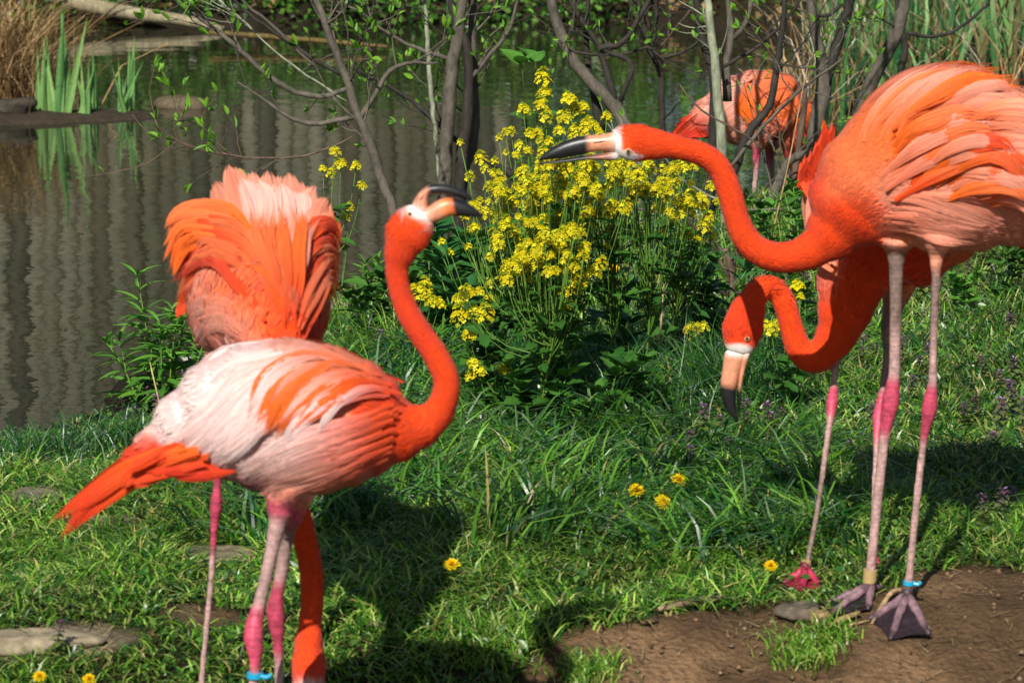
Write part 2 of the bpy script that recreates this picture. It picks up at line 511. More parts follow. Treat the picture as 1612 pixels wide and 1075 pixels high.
# fallen log lying along the far waterline
def log_thing(name, label, cat, pts, rads, colr, n=14, mat='bark', group=None):
    base = Vector(pts[len(pts) // 2])
    mb = MB()
    A = crom([(*p, r) for p, r in zip(pts, rads)], max(0.03, min(rads) * 0.8))
    kc = np.array([np.asarray(colr) * random.uniform(0.85, 1.15) for _ in A])
    mb.tube([a[:3] for a in A], A[:, 3], n, kc, wob=0.06)
    return mb.build(name, MAT[mat], None, base, label=label, cat=cat, group=group)
log_thing('fallen_log', 'long pale barkless log lying along the far edge of the pond', 'log',
          [P(40, -22, 20.3), P(110, 2, 20.1), P(200, 20, 19.9), P(290, 33, 19.7), P(352, 47, 19.6)], [0.05, 0.05, 0.044, 0.036, 0.02], hx('978d70') * 0.62)
log_thing('sunken_log', 'thin mossy log half sunk in the pond below the pale log', 'log',
          [P(330, 52, 18.6), P(420, 58, 18.5), P(520, 66, 18.3), P(610, 74, 18.2)], [0.016, 0.016, 0.014, 0.01], hx('6a5a30') * 0.7)
# dark brushwood on the far bank
random.seed(3)
mb = MB()
for i in range(150):
    x = random.uniform(-6.5, 5.5); y = random.uniform(19.9, 21.6)
    z = hz(x, y); a = random.uniform(0, 6.28); L = random.uniform(0.3, 1.1); t = random.uniform(0.05, 0.9)
    d = Vector((math.cos(a), math.sin(a) * 0.5, t)).normalized()
    p = Vector((x, y, z)); q = p + d * L * 0.5 + Vector((0, 0, 0.04)); e = q + (d + Vector((random.gauss(0, .3), random.gauss(0, .3), random.gauss(-.2, .3)))) * L * 0.5
    mb.tube([p, q, e], [random.uniform(.005, .012), .006, .002], 5, hx('5a4c3a') * random.uniform(0.5, 1.5), caps=False)
mb.build('brushwood', MAT['bark'], None, (0, 20.6, 0), label='dead brushwood tangled over the far bank of the pond', cat='brushwood', kind='stuff')
# ------------------------------------------------------------------ flamingos
ORG = hx('fa701a') * 0.87; VER = hx('f4481a') * 0.84; RED = hx('e0330f') * 0.8; ORP = hx('fa7f48') * 0.87
PNK = hx('f6a388') * 0.87; PAL = hx('fbdad4') * 0.9; ROS = hx('cf4f6a') * 0.8; LEG = hx('cda6a0') * 0.72; LEGD = hx('a58a80') * 0.6; WHT = hx('efe9e2') * 0.85
PEACH = hx('e29a78') * 0.8; BLK = np.array([0.012, 0.012, 0.013]); HOT = hx('f74c0e') * 0.86

class Bird:
    def __init__(s, name, label, base, Y0):
        s.root = empty(name, base, label, 'flamingo', 'flamingos around the pond bank')
        s.Y0 = Y0
        s.V = []; s.F = []; s.K = []; s.T = []; s.n = 0; s.legtag = []
    def shell(s, st, lat=None, n=22, leg=False, step=0.006):
        """st rows: (point, r_in_plane, r_lateral, colour)"""
        A = np.array([[*p, a, b, *c] for p, a, b, c in st])
        A = crom(A, step)
        lat = Vector(lat if lat is not None else (0, 1, 0))
        N = len(A)
        pts = [Vector(a[:3]) for a in A]
        V = []; K = []; T = []
        for i in range(N):
            t = (pts[min(i + 1, N - 1)] - pts[max(i - 1, 0)]).normalized()
            b = (lat - t * lat.dot(t))
            b = b.normalized() if b.length > 1e-4 else Vector((1, 0, 0))
            a = t.cross(b)
            for k in range(n):
                th = 2 * math.pi * k / n
                V.append(pts[i] + a * math.cos(th) * A[i, 3] + b * math.sin(th) * A[i, 4])
                K.append(A[i, 5:8]); T.append(t)
        F = []
        for i in range(N - 1):
            for k in range(n):
                F.append([i * n + k, i * n + (k + 1) % n, (i + 1) * n + (k + 1) % n, (i + 1) * n + k])
        for e, sgn in ((0, -1), (N - 1, 1)):                     # rounded ends
            t = (pts[1] - pts[0]).normalized() if e == 0 else (pts[-1] - pts[-2]).normalized()
            r = min(A[e, 3], A[e, 4])
            V.append(pts[e] + t * sgn * r * 0.6); K.append(A[e, 5:8]); T.append(t)
            c = len(V) - 1
            for k in range(n):
                q = [e * n + k, e * n + (k + 1) % n, c]
                F.append(q[::-1] if e == 0 else q)
        s.V += [tuple(v) for v in V]; s.F += [[i + s.n for i in f] for f in F]
        s.K += list(K); s.T += [tuple(t) for t in T]; s.legtag += [leg] * len(V)
        s.n += len(V)
    def px(s, rows, Y=None, latf=0.8):
        """rows (u, v, r_px, colour[, dY[, lateral factor]]) -> stations"""
        out = []
        for r in rows:
            u, v, rp, c = r[:4]
            dy = r[4] if len(r) > 4 else 0.0
            lf = r[5] if len(r) > 5 else latf
            p = P(u, v, (Y if Y is not None else s.Y0) + dy)
            m = mpp(p)
            out.append((p, rp * m, rp * m * lf, c))
        return out
    def leg(s, rows, Ya, Yb):
        """rows (u, v, width_px, colour) from the hip down, Y from Ya to Yb"""
        n = len(rows)
        st = []
        for i, (u, v, w, c) in enumerate(rows):
            p = P(u, v, lerp(Ya, Yb, i / (n - 1)))
            m = mpp(p)
            st.append((p, w / 2 * m, w / 2 * m, c))
        s.shell(st, n=12, leg=True, step=0.005)
        return st[-1][0]
    def skin(s, paint=None, voxel=0.0038):
        me = bpy.data.meshes.new('tmp'); me.from_pydata(s.V, [], s.F)
        o = bpy.data.objects.new('tmp', me); C.objects.link(o)
        md = o.modifiers.new('r', 'REMESH'); md.mode = 'VOXEL'; md.voxel_size = voxel; md.use_smooth_shade = True
        sm = o.modifiers.new('s', 'SMOOTH'); sm.factor = 0.5; sm.iterations = 4
        dg = bpy.context.evaluated_depsgraph_get()
        m2 = bpy.data.meshes.new_from_object(o.evaluated_get(dg))
        bpy.data.objects.remove(o); bpy.data.meshes.remove(me)
        n = len(m2.vertices)
        co = np.empty(n * 3, np.float32); m2.vertices.foreach_get('co', co); co = co.reshape(-1, 3).astype(float)
        kd = kdtree.KDTree(s.n)
        for i, v in enumerate(s.V): kd.insert(v, i)
        kd.balance()
        KK = np.array(s.K); col = np.zeros((n, 3)); tan = np.zeros((n, 3)); lg = np.zeros(n, bool)
        TT = np.array(s.T)
        for i in range(n):
            r = kd.find_n(co[i], 4)
            w = np.array([1 / (d + 1e-4) for _, _, d in r]); w /= w.sum()
            ix = [j for _, j, _ in r]
            col[i] = (KK[ix] * w[:, None]).sum(0)
            tan[i] = TT[ix[0]]; lg[i] = s.legtag[ix[0]]
        if paint is not None:
            u, v = project(co)
            col = np.where(lg[:, None], col, paint(u, v, co, col))
        s.co, s.col, s.tan, s.lg = co, col, tan, lg
        s.kd = kdtree.KDTree(n)
        for i in range(n): s.kd.insert(co[i], i)
        s.kd.balance()
        base = np.array(WL[s.root.name])
        s.bvh = BVHTree.FromPolygons([tuple(c) for c in co], [tuple(p.vertices) for p in m2.polygons])
        m2.name = 'body'
        m2.vertices.foreach_set('co', (co - base).astype(np.float32).ravel())
        c4 = np.ones((n, 4), np.float32); c4[:, :3] = col
        a = m2.color_attributes.new('Col', 'FLOAT_COLOR', 'POINT'); a.data.foreach_set('color', c4.ravel())
        m2.materials.clear(); m2.materials.append(MAT['plumage']); m2.materials.append(MAT['leg'])
        loops = np.empty(len(m2.loops), np.int32); m2.loops.foreach_get('vertex_index', loops)
        s.tri = []
        mi = []
        for p in m2.polygons:
            vs_ = p.vertices
            mi.append(1 if lg[vs_[0]] else 0)
            if not lg[vs_[0]]:
                s.tri.append((vs_[0], vs_[1], vs_[2]))
                if len(vs_) == 4: s.tri.append((vs_[0], vs_[2], vs_[3]))
        m2.polygons.foreach_set('material_index', mi)
        m2.polygons.foreach_set('use_smooth', np.full(len(mi), True))
        m2.update()
        s.body = link('body', m2, s.root)
        s.tri = np.array(s.tri)
    def fuzz(s, n, size_fn, lift=0.06, jit=0.14, flow=None, bare=(), wr=(.08, .15), cj=.13):
        """small overlapping contour feathers laid over the skin, one joined part"""
        T = s.tri
        A, B, D = s.co[T[:, 0]], s.co[T[:, 1]], s.co[T[:, 2]]
        cr = np.cross(B - A, D - A); ar = np.linalg.norm(cr, axis=1)
        nm = cr / (ar[:, None] + 1e-12)
        cen = (A + B + D) / 3
        L0 = size_fn(*project(cen), cen)
        wgt = ar / (L0 ** 1.5)
        uu, vv = project(cen)
        for bu, bv, br in bare: wgt = np.where((uu - bu) ** 2 + (vv - bv) ** 2 < br * br, 0, wgt)
        ix = rng.choice(len(T), n, p=wgt / wgt.sum())
        r1 = np.sqrt(rng.random(n)); r2 = rng.random(n)
        p = A[ix] * (1 - r1)[:, None] + B[ix] * (r1 * (1 - r2))[:, None] + D[ix] * (r1 * r2)[:, None]
        nn = nm[ix]; L = L0[ix] * rng.uniform(0.75, 1.3, n)
        t = -s.tan[T[ix, 0]]
        if flow is not None: t = flow(p, t)
        t = t + rng.normal(0, jit, (n, 3))
        t -= nn * (t * nn).sum(1)[:, None]; t /= np.linalg.norm(t, axis=1)[:, None] + 1e-9
        b = np.cross(nn, t)
        w = L * rng.uniform(wr[0], wr[1], n)
        c = s.col[T[ix, 0]] * rng.uniform(1 - cj, 1 + cj, n)[:, None]
        up = lift * L * rng.uniform(0.3, 1.2, n)
        def q(f, sd, z): return p + t * (L * f)[:, None] + b * (w * sd)[:, None] + nn * (up * z + 0.0004)[:, None]
        V = np.stack([q(0, 0, -0.05), q(.35, -.9, .22), q(.35, .9, .22), q(.7, -1, .55), q(.7, 1, .55), q(1, 0, .9)], 1).reshape(-1, 3)
        k_ = np.arange(n)[:, None] * 6
        F = np.concatenate([k_ + np.array([f]) for f in ([0, 1, 2], [1, 3, 4], [1, 4, 2], [3, 5, 4])])
        tip = np.clip(c * 1.12, 0, 0.9)
        K = np.stack([c * 0.95, c, c, tip, tip, tip], 1).reshape(-1, 3)
        V -= np.array(WL[s.root.name])
        uvp = np.tile(np.array([[.5, 0], [.1, .35], [.9, .35], [0, .7], [1, .7], [.5, 1]]), (n, 1))
        nr = np.repeat(nn, 6, 0) + np.stack([np.zeros((n, 3)), -b * .22, b * .22, -b * .22, b * .22, t * .15], 1).reshape(-1, 3)
        nr /= np.linalg.norm(nr, axis=1)[:, None]
        props(link('plumage', mesh_np('plumage', V, F, MAT['feather'], K, uvp, nrm=nr), s.root), kind='stuff')
    def feather(s, P_, N_, w, c0, c1, camber=0.22, tip=2.0, ts=None, strands=9):
        """one feather: a fan of narrow barb strands along the shaft, uneven at the tip"""
        n = len(P_)
        fr = []
        for i in range(n):
            T_ = (P_[min(i + 1, n - 1)] - P_[max(i - 1, 0)]).normalized()
            a = T_.cross(N_[i]); a = a.normalized() if a.length > 1e-6 else Vector((1, 0, 0))
            fr.append((np.array(P_[i]), np.array(a), np.array(a.cross(T_))))
        PP, AA, NN = (np.array([f[k_] for f in fr]) for k_ in range(3))
        tt = np.array(ts if ts is not None else np.linspace(0, 1, n))
        prof = np.array([lerp(0.25, 1.0, float(sstep(0, .45, t))) * (1.0 if t < 0.6 else max(0.0, 1 - ((t - 0.6) / 0.4) ** tip) ** .5) for t in tt])
        V = []; K = []; U = []; F = []; R = []
        u0 = random.random() * 7; v0 = random.random() * 7
        half = 1.25 / strands
        for j in range(strands):
            sd = -1 + (2 * j + 1) / strands
            L = 1 - (.20 if tip < 2 else .07) * random.random() * (.35 + .65 * abs(sd)) - (.12 * abs(sd) ** 2 if tip < 2 else .05 * abs(sd) ** 3)
            cj = random.uniform(.88, 1.1); lz = random.uniform(-.05, .05); drift = random.gauss(0, .05)
            ps = np.stack([np.interp(tt * L, tt, PP[:, k_]) for k_ in range(3)], 1)
            as_ = np.stack([np.interp(tt * L, tt, AA[:, k_]) for k_ in range(3)], 1); ns = np.stack([np.interp(tt * L, tt, NN[:, k_]) for k_ in range(3)], 1)
            pr = np.interp(tt * L, tt, np.maximum(prof, .03))
            off = (sd + drift * tt) * pr
            hwid = half * pr * np.where(tt > .8, (1 - tt) / .2 * .9 + .1, 1.0) if tip < 2 else half * pr * np.where(tt > .93, (1 - tt) / .07 * .7 + .3, 1.0)
            b_ = len(V) * 2 * n
            quad = []
            for e in (-1, 1):
                o_ = off + e * hwid
                quad.append(ps + as_ * (o_ * w)[:, None] - ns * (w * (camber * o_ * o_ + lz * np.sin(math.pi * tt)))[:, None])
            V.append(np.stack(quad, 1).reshape(-1, 3))
            cc_ = np.clip(lerp(np.asarray(c0)[None], np.asarray(c1)[None], sstep(.06, .75, tt * L)[:, None]) * cj * (1 + .1 * abs(sd)), 0, .92)
            K.append(np.repeat(cc_, 2, 0))
            nr = ns + as_ * (sd * .45 + random.gauss(0, .12)); nr /= np.linalg.norm(nr, axis=1)[:, None]
            R.append(np.repeat(nr, 2, 0))
            U.append(np.stack([np.tile([(sd + 1) / 2 - .04, (sd + 1) / 2 + .04], n) + u0, np.repeat(tt * 2, 2) + v0], 1))
            F += [[b_ + 2 * i, b_ + 2 * i + 1, b_ + 2 * i + 3, b_ + 2 * i + 2] for i in range(n - 1)]
        base = np.array(WL[s.root.name])
        me = mesh_np('feather', np.concatenate(V) - base, F, MAT['feather'], np.concatenate(K), np.concatenate(U), nrm=np.concatenate(R))
        return link('feather', me, s.root)
    def stroke(s, uv, w, c0, c1, lift=0.004, n=12, free=None, mirror=True, tiplift=0.0, camber=0.22, tip=2.0):
        """one feather from a stroke of pixels: laid on the body where the stroke crosses it, or at free depths (offsets from Y0)"""
        A = crom(np.array([[u, v, 0.0] for u, v in uv]), 4.0)[:, :2]
        cum = np.concatenate([[0], np.cumsum(np.linalg.norm(np.diff(A, axis=0), axis=1))]); cum /= cum[-1]
        ts = 1 - (1 - np.linspace(0, 1, n)) ** 1.55
        U = np.interp(ts, cum, A[:, 0]); Vv = np.interp(ts, cum, A[:, 1])
        Ys = [None] * n; Ns = [None] * n
        if free is not None:
            fy = np.interp(ts, np.linspace(0, 1, len(free)), free)
            for i in range(n): Ys[i] = s.Y0 + fy[i]
        else:
            for i in range(n):
                d = ray(U[i], Vv[i]).normalized()
                hit = s.bvh.ray_cast(CAM, d)
                if hit[0] is not None and hit[2] is not None:
                    q = hit[0] + hit[1] * 0.0
                    Ys[i] = hit[0].y - lift * float(sstep(-.05, .3, ts[i])) + .002 * (1 - float(sstep(0, .2, ts[i]))) - tiplift * ts[i] ** 2
                    Ns[i] = hit[1]
            last = None
            for i in range(n):
                if Ys[i] is None and last is not None:
                    k1 = Ys[last]; k0 = Ys[last - 1] if last > 0 else k1
                    Ys[i] = k1 + max(-0.004, min(0.008, (k1 - k0))) * (i - last)
                elif Ys[i] is not None: last = i
            nxt = None
            for i in range(n - 1, -1, -1):
                if Ys[i] is None: Ys[i] = Ys[nxt] if nxt is not None else s.Y0
                else: nxt = i
            Ys = np.array(Ys)
            Ys = np.minimum(Ys, np.convolve(np.pad(Ys, 2, mode='edge'), [.1, .2, .4, .2, .1], 'valid'))
        P_ = [P(U[i], Vv[i], float(Ys[i])) for i in range(n)]
        N_ = []
        for i in range(n):
            q = Ns[i] if Ns[i] is not None else (Vector((0, -1, 0.25)))
            N_.append((q + Vector((0, -0.35, 0.05))).normalized())
        for i in range(1, n): N_[i] = (N_[i - 1] * 0.5 + N_[i] * 0.5).normalized()
        hw = w / 2 * mpp(P_[n // 2])
        if free is None:
            loc, nr_, fi, ds = s.bvh.find_nearest(P_[0])
            c0 = lerp(s.col[s.kd.find(loc)[1]], np.asarray(c0), .15)
        s.feather(P_, N_, hw, c0, c1, camber, tip, ts)
        if mirror:
            Pm = [Vector((p.x, 2 * s.Y0 - p.y, p.z)) for p in P_]
            Nm = [Vector((q.x, -q.y, q.z)) for q in N_]
            s.feather(Pm, Nm, hw, c0, c1, camber, tip, ts)
    def fan(s, ga, gb, n, w, ca, cb, lift=0.004, dl=0.0006, jit=5, free=None, freeb=None, mirror=True, tiplift=0.0, cjit=0.12, camber=0.22, nseg=12, tip=2.0, alt=None, stag=0.55):
        """n strokes between two guide strokes; ca / cb = (base, tip) colours at either guide"""
        ga, gb = np.array(ga, float), np.array(gb, float)
        for i in range(n):
            t = i / max(1, n - 1)
            g = lerp(ga, gb, t) + rng.normal(0, jit, ga.shape) * np.linspace(0.3, 1, len(ga))[:, None]
            if stag: g[0] = lerp(g[0], g[1], random.random() * stag)
            c0 = lerp(np.array(ca[0]), np.array(cb[0]), t); c1 = lerp(np.array(ca[1]), np.array(cb[1]), t)
            mxc = random.uniform(-cjit, cjit)
            c0 = np.clip(c0 * (1 + mxc), 0, .9); c1 = np.clip(lerp(c1, ORG, max(0, mxc) * 1.5) * (1 + mxc * 0.4), 0, .9)
            if alt is not None and random.random() < alt[0]: c1 = alt[1] * random.uniform(.92, 1.05); c0 = lerp(c0, c1, .5)
            fr = None
            if free is not None: fr = list(lerp(np.array(free, float), np.array(freeb if freeb is not None else free, float), t) + rng.normal(0, 0.004, len(free)))
            s.stroke(g, w * random.uniform(0.8, 1.15), c0, c1, lift + dl * i, nseg, fr, mirror, tiplift, camber, tip)
    def bill(s, name, rows, thick, Y=None, label=None):
        """rows: ((u,v) one edge, (u,v) other edge, colour), thick: half thickness px per row"""
        mb = MB()
        V = []; K = []; n = 14
        for (a, b, c), th in zip(rows, thick):
            pa = P(*a, Y if Y is not None else s.Y0); pb = P(*b, Y if Y is not None else s.Y0)
            cen = (pa + pb) / 2; hv = (pa - pb) / 2
            m = mpp(cen)
            for k_ in range(n):
                q = 2 * math.pi * k_ / n
                ce, se = math.cos(q), math.sin(q)
                V.append(cen + hv * (abs(ce) ** 0.8 * (1 if ce > 0 else -1)) + Vector((0, 1, 0)) * th * m * se); K.append(c)
        N = len(rows)
        F = [[i * n + k_, i * n + (k_ + 1) % n, (i + 1) * n + (k_ + 1) % n, (i + 1) * n + k_] for i in range(N - 1) for k_ in range(n)]
        F += [list(range(n))[::-1], [(N - 1) * n + k_ for k_ in range(n)]]
        mb.add([tuple(v) for v in V], F, K)
        o = mb.build(name, MAT['beak'], s.root)
        sb = o.modifiers.new('s', 'SUBSURF'); sb.levels = 1; sb.render_levels = 2
        return o
    def eye(s, u, v, r=5.0, side=-1):
        d = ray(u, v).normalized()
        hit = s.bvh.ray_cast(CAM, d)
        p = hit[0] if hit[0] is not None else P(u, v, s.Y0 - 0.02)
        m = mpp(p) * r
        for nm, off, rr, mt in (('eye', 0.25, 1.0, 'eye'), ('pupil', -0.35, 0.62, 'pupil')):
            bm = bmesh.new(); bmesh.ops.create_icosphere(bm, subdivisions=2, radius=m * rr)
            me = bpy.data.meshes.new(nm); bm.to_mesh(me); bm.free()
            me.polygons.foreach_set('use_smooth', np.full(len(me.polygons), True)); me.materials.append(MAT[mt])
            if nm == 'eye': par = e = link(nm, me, s.root, M=Matrix.Translation(p + d * m * off))
            else: link(nm, me, e, M=Matrix.Translation(p + d * m * off))
    def foot(s, ankle, toes, col_toe, col_web, r=0.0075, label=None):
        """webbed foot: three front toes, sagging web, hind toe"""
        mb = MB()
        ankle = Vector(ankle)
        hub = Vector((ankle.x, ankle.y - 0.004, hz(ankle.x, ankle.y) + 0.020))
        top = ankle + Vector((0, 0, 0.004))
        mb.tube([top, (top + hub) / 2, hub], [r * 1.5, r * 1.45, r * 1.6], 10, np.array([col_toe * 0.4, col_toe * 0.3, col_toe * 0.35]))
        ch = []
        for t in toes:
            t = Vector(t); pts = []; rr = []; kc = []
            for i in range(9):
                q = i / 8
                p = hub.lerp(t, q); g = hz(p.x, p.y)
                p.z = lerp(hub.z, g + r * 0.9, min(1, q * 1.25)) + 0.006 * math.sin(q * math.pi * 3) ** 2 * (1 - q)
                pts.append(p); rr.append(r * (1.25 - 0.5 * q) * (1.14 if i in (3, 6) else 1.0) * (0.75 if i == 8 else 1))
                kc.append(col_toe * (lerp(.35, 1.25, float(sstep(0, .3, q))) * lerp(1, .18, float(sstep(.6, .95, q)))) * random.uniform(0.75, 1.25))
            mb.tube(pts, rr, 9, np.array(kc)); ch.append(pts)
        for a, b in zip(ch[:-1], ch[1:]):
            V = []; K = []
            for i in range(9):
                for j in range(6):
                    f = j / 5
                    ia = i * (1 - 0.10 * math.sin(f * math.pi) * (i / 8))
                    k0 = int(ia); k1 = min(8, k0 + 1)
                    pa = a[k0].lerp(a[k1], ia - k0); pb = b[k0].lerp(b[k1], ia - k0)
                    p = pa.lerp(pb, f); p.z -= 0.0045 * math.sin(f * math.pi) * (1 if i > 1 else 0)
                    p.z = max(p.z, hz(p.x, p.y) + 0.004)
                    V.append(tuple(p)); K.append(col_web * random.uniform(0.75, 1.3))
            mb.add(V, [[i * 6 + j, i * 6 + j + 1, (i + 1) * 6 + j + 1, (i + 1) * 6 + j] for i in range(8) for j in range(5)], K)
        back = hub + (hub - Vector(toes[1])).normalized() * 0.03
        back.z = hz(back.x, back.y) + 0.012
        mb.tube([hub, hub.lerp(back, 0.6), back], [r, r * .8, r * .4], 7, col_toe * 0.8)
        return mb.build('foot', MAT['foot'], s.root, label=label)
    def band(s, p, axis, r, hgt, mat, tie=False, label=None):
        mb = MB(); p = Vector(p); ax = Vector(axis).normalized()
        mb.tube([p - ax * hgt / 2, p - ax * hgt / 2.01, p + ax * hgt / 2.01, p + ax * hgt / 2], [r * 0.94, r, r, r * 0.94], 18)
        if tie: mb.tube([p + Vector((r * .8, -r * .5, 0)), p + Vector((r * 1.6, -r * .7, -0.001)), p + Vector((r * 2.1, -r * .5, 0.002))], [0.003, 0.0035, 0.003], 8)
        return mb.build('leg_band', MAT[mat], s.root, smooth=False, label=label)

def smask(u, v, cu, cv, ru, rv, soft=0.35):
    d = np.sqrt(((u - cu) / ru) ** 2 + ((v - cv) / rv) ** 2)
    return (1 - sstep(1 - soft, 1 + soft, d))[:, None]

def mixc(col, m, c): return col * (1 - m) + np.asarray(c) * m

# ---- flamingo with pale back, side on, bill gaping upwards
YA = 4.17
A = Bird('flamingo', 'pale backed flamingo in profile with its bill gaping upwards, standing before the fluffed one', (-0.32, YA, hz(-0.32, YA)), YA)
A.shell(A.px([(212, 722, 22, VER), (250, 706, 40, PNK), (300, 680, 70, PAL), (345, 664, 98, PAL), (400, 656, 118, PAL), (455, 657, 126, PNK), (515, 661, 118, PNK), (568, 666, 100, ORP),
              (606, 671, 78, VER, 0, .78), (634, 674, 52, HOT, 0, .78), (662, 669, 35, HOT, 0, .85), (685, 654, 26, HOT, 0, .9), (699, 628, 22, HOT, 0, .95), (702, 596, 20.5, HOT, 0, .95), (686, 560, 20, HOT, 0, .95), (664, 527, 19.5, VER, 0, .95),
              (643, 493, 18.5, VER, 0, .95), (629, 455, 17.5, VER, 0, .95), (625, 422, 18.5, VER, 0, .9), (631, 394, 27, VER, 0, .8), (642, 368, 37, HOT, 0, .66), (655, 347, 33, HOT, 0, .62), (664, 332, 21, WHT, 0, .7)]))
A.leg([(446, 770, 62, PNK), (442, 800, 48, ROS), (436, 828, 28, LEG), (425, 880, 22, LEG), (411, 940, 21, LEG), (404, 965, 24, ROS), (400, 984, 30, ROS), (399, 1003, 33, ROS), (401, 1022, 28, ROS), (402, 1042, 20, ROS), (399, 1085, 17, LEG), (392, 1200, 16, LEG), (386, 1296, 18, LEG)], YA - .03, YA - 0.06)
A.leg([(470, 770, 58, PNK), (460, 805, 42, ROS), (452, 845, 23, LEGD), (444, 895, 21, LEG), (437, 932, 22, ROS), (434, 952, 29, ROS), (434, 970, 31, ROS), (436, 990, 25, ROS), (438, 1015, 18, ROS), (439, 1060, 16, LEG), (440, 1180, 15, LEG), (442, 1270, 17, LEG)], YA + .06, YA + 0.09)
def paintA(u, v, co, col):
    col = mixc(col, smask(u, v, 400, 655, 190, 100, .3), PAL)
    col = mixc(col, smask(u, v, 560, 620, 70, 80, .6) * 0.8, ORP)
    col = mixc(col, smask(u, v, 620, 660, 60, 75, .4), HOT)
    col = mixc(col, smask(u, v, 505, 740, 95, 50, .5) * .7, PNK)
    col = mixc(col, sstep(742, 772, v)[:, None] * sstep(470, 380, u)[:, None], ROS * .9)
    col = mixc(col, smask(u, v, 215, 720, 60, 40, .4), VER)
    col = mixc(col, smask(u, v, 668, 332, 24, 13, .3), WHT)
    return col
A.skin(paintA)
def sizeA(u, v, c): return np.where(u > 600, np.where(v < 640, 0.008, 0.012), 0.012 + 0.006 * sstep(640, 480, u))
A.fuzz(26000, sizeA, lift=.012, wr=(.06, .11), bare=[(664, 332, 24)], cj=.11)
# tail and flight feathers
A.fan([(290, 692), (205, 728), (140, 772), (72, 828)], [(290, 700), (215, 738), (150, 782), (80, 826)], 3, 15, (ORG, VER), (ORG, VER), free=[-.05, -.03, -.01, 0], freeb=[-.06, -.05, -.035, -.02], jit=2, dl=0, tip=1.4, stag=0)
A.fan([(300, 705), (220, 742), (140, 790), (86, 860)], [(300, 715), (235, 748), (165, 790), (92, 852)], 3, 16, (ORG, VER), (ORG, VER), free=[-.06, -.045, -.03, -.02], jit=2, dl=0, tip=1.4, stag=0)
A.fan([(318, 700), (262, 718), (215, 738), (188, 765)], [(340, 730), (290, 738), (250, 745), (212, 768)], 10, 18, (ORG, VER), (VER, VER), free=[-.07, -.07, -.06, -.05], jit=4, mirror=True)
A.fan([(310, 690), (255, 708), (200, 738)], [(380, 740), (330, 748), (270, 748)], 12, 20, (VER, HOT), (VER, RED), free=[-.05, -.07, -.065], jit=4)
# long pale scapulars
A.fan([(460, 556), (380, 582), (325, 640), (258, 706)], [(500, 600), (430, 650), (380, 700), (325, 748)], 22, 34, (PAL, PAL), (PAL, PAL), lift=0.007, dl=.0003, jit=6, cjit=.06, tip=1.6)
A.fan([(555, 568), (478, 560), (414, 592), (388, 668)], [(625, 625), (560, 622), (490, 652), (440, 712)], 15, 19, (ORP, ORG), (ORP, ORG * 1.0), lift=.012, dl=.0003, jit=5, tip=1.5, alt=(.35, PAL), )
A.fan([(580, 578), (520, 566), (455, 592), (415, 655)], [(635, 620), (585, 612), (530, 638), (480, 690)], 10, 15, (ORP, PNK), (ORP, PAL), lift=.014, dl=.0003, jit=7, tip=1.5, alt=(.25, ORG))
A.fan([(440, 535), (352, 560), (298, 622), (236, 702)], [(455, 552), (375, 580), (322, 640), (262, 712)], 7, 34, (PAL, PAL), (PAL, PAL), free=[.0, .0, .0, .0], freeb=[-.045, -.05, -.05, -.04], jit=3, dl=0, cjit=.05, tip=1.6, stag=.3)
# folded wing covert over the flank
A.fan([(640, 625), (560, 655), (455, 692), (362, 742)], [(615, 720), (550, 748), (490, 770), (425, 788)], 26, 20, (ORP, PAL), (ORP, PNK), lift=.016, dl=.0002, jit=5, cjit=.08, tip=1.6)
A.bill('upper_beak', [((645, 328), (676, 340), WHT), ((652, 313), (674, 324), PEACH), ((661, 301), (673, 310), PEACH), ((671, 294), (676, 304), PEACH * .7), ((676, 291), (679, 306), BLK), ((690, 289), (689, 306), BLK), ((708, 291), (705, 307), BLK), ((727, 298), (724, 311), BLK), ((740, 306), (737, 315), BLK), ((746, 314), (743, 317), BLK)],
       [16, 13, 11, 10, 10, 10, 9, 7, 5, 2])
A.bill('lower_beak', [((660, 334), (672, 352), WHT), ((674, 326), (684, 351), PEACH), ((686, 316), (696, 346), PEACH), ((700, 311), (708, 340), hx('f08a4e') * .8), ((710, 311), (716, 340), hx('e8733a') * .7), ((714, 311), (720, 341), BLK), ((722, 313), (727, 342), BLK), ((740, 321), (741, 342), BLK), ((753, 331), (752, 342), BLK), ((760, 339), (758, 341), BLK)],
       [14, 14, 14, 14, 13, 13, 12, 10, 6, 2])
A.eye(645, 337, 4.5)
def nostril(s, pa, pb, Y):
    mb = MB(); a_, b_ = P(*pa, Y), P(*pb, Y); mb.tube([a_, a_.lerp(b_, .5), b_], [.0004, .0011, .0004], 6, np.array([.03, .012, .01])); mb.build('nostril', MAT['beak'], s.root)
nostril(A, (659, 319), (668, 305), YA - .0094)
fp = P(386, 1296, YA - .06)
A.foot(fp, [fp + Vector((.075, -.035, 0)), fp + Vector((.08, .02, 0)), fp + Vector((.06, .07, 0))], ROS * .6, ROS * .3)
fp = P(442, 1270, YA + .09)
A.foot(fp, [fp + Vector((.075, -.035, 0)), fp + Vector((.08, .02, 0)), fp + Vector((.06, .07, 0))], ROS * .6, ROS * .3)
A.band(P(401, 1062, YA - .055), (0.03, 0, 1), 0.0108, 0.007, 'band_blue', True)

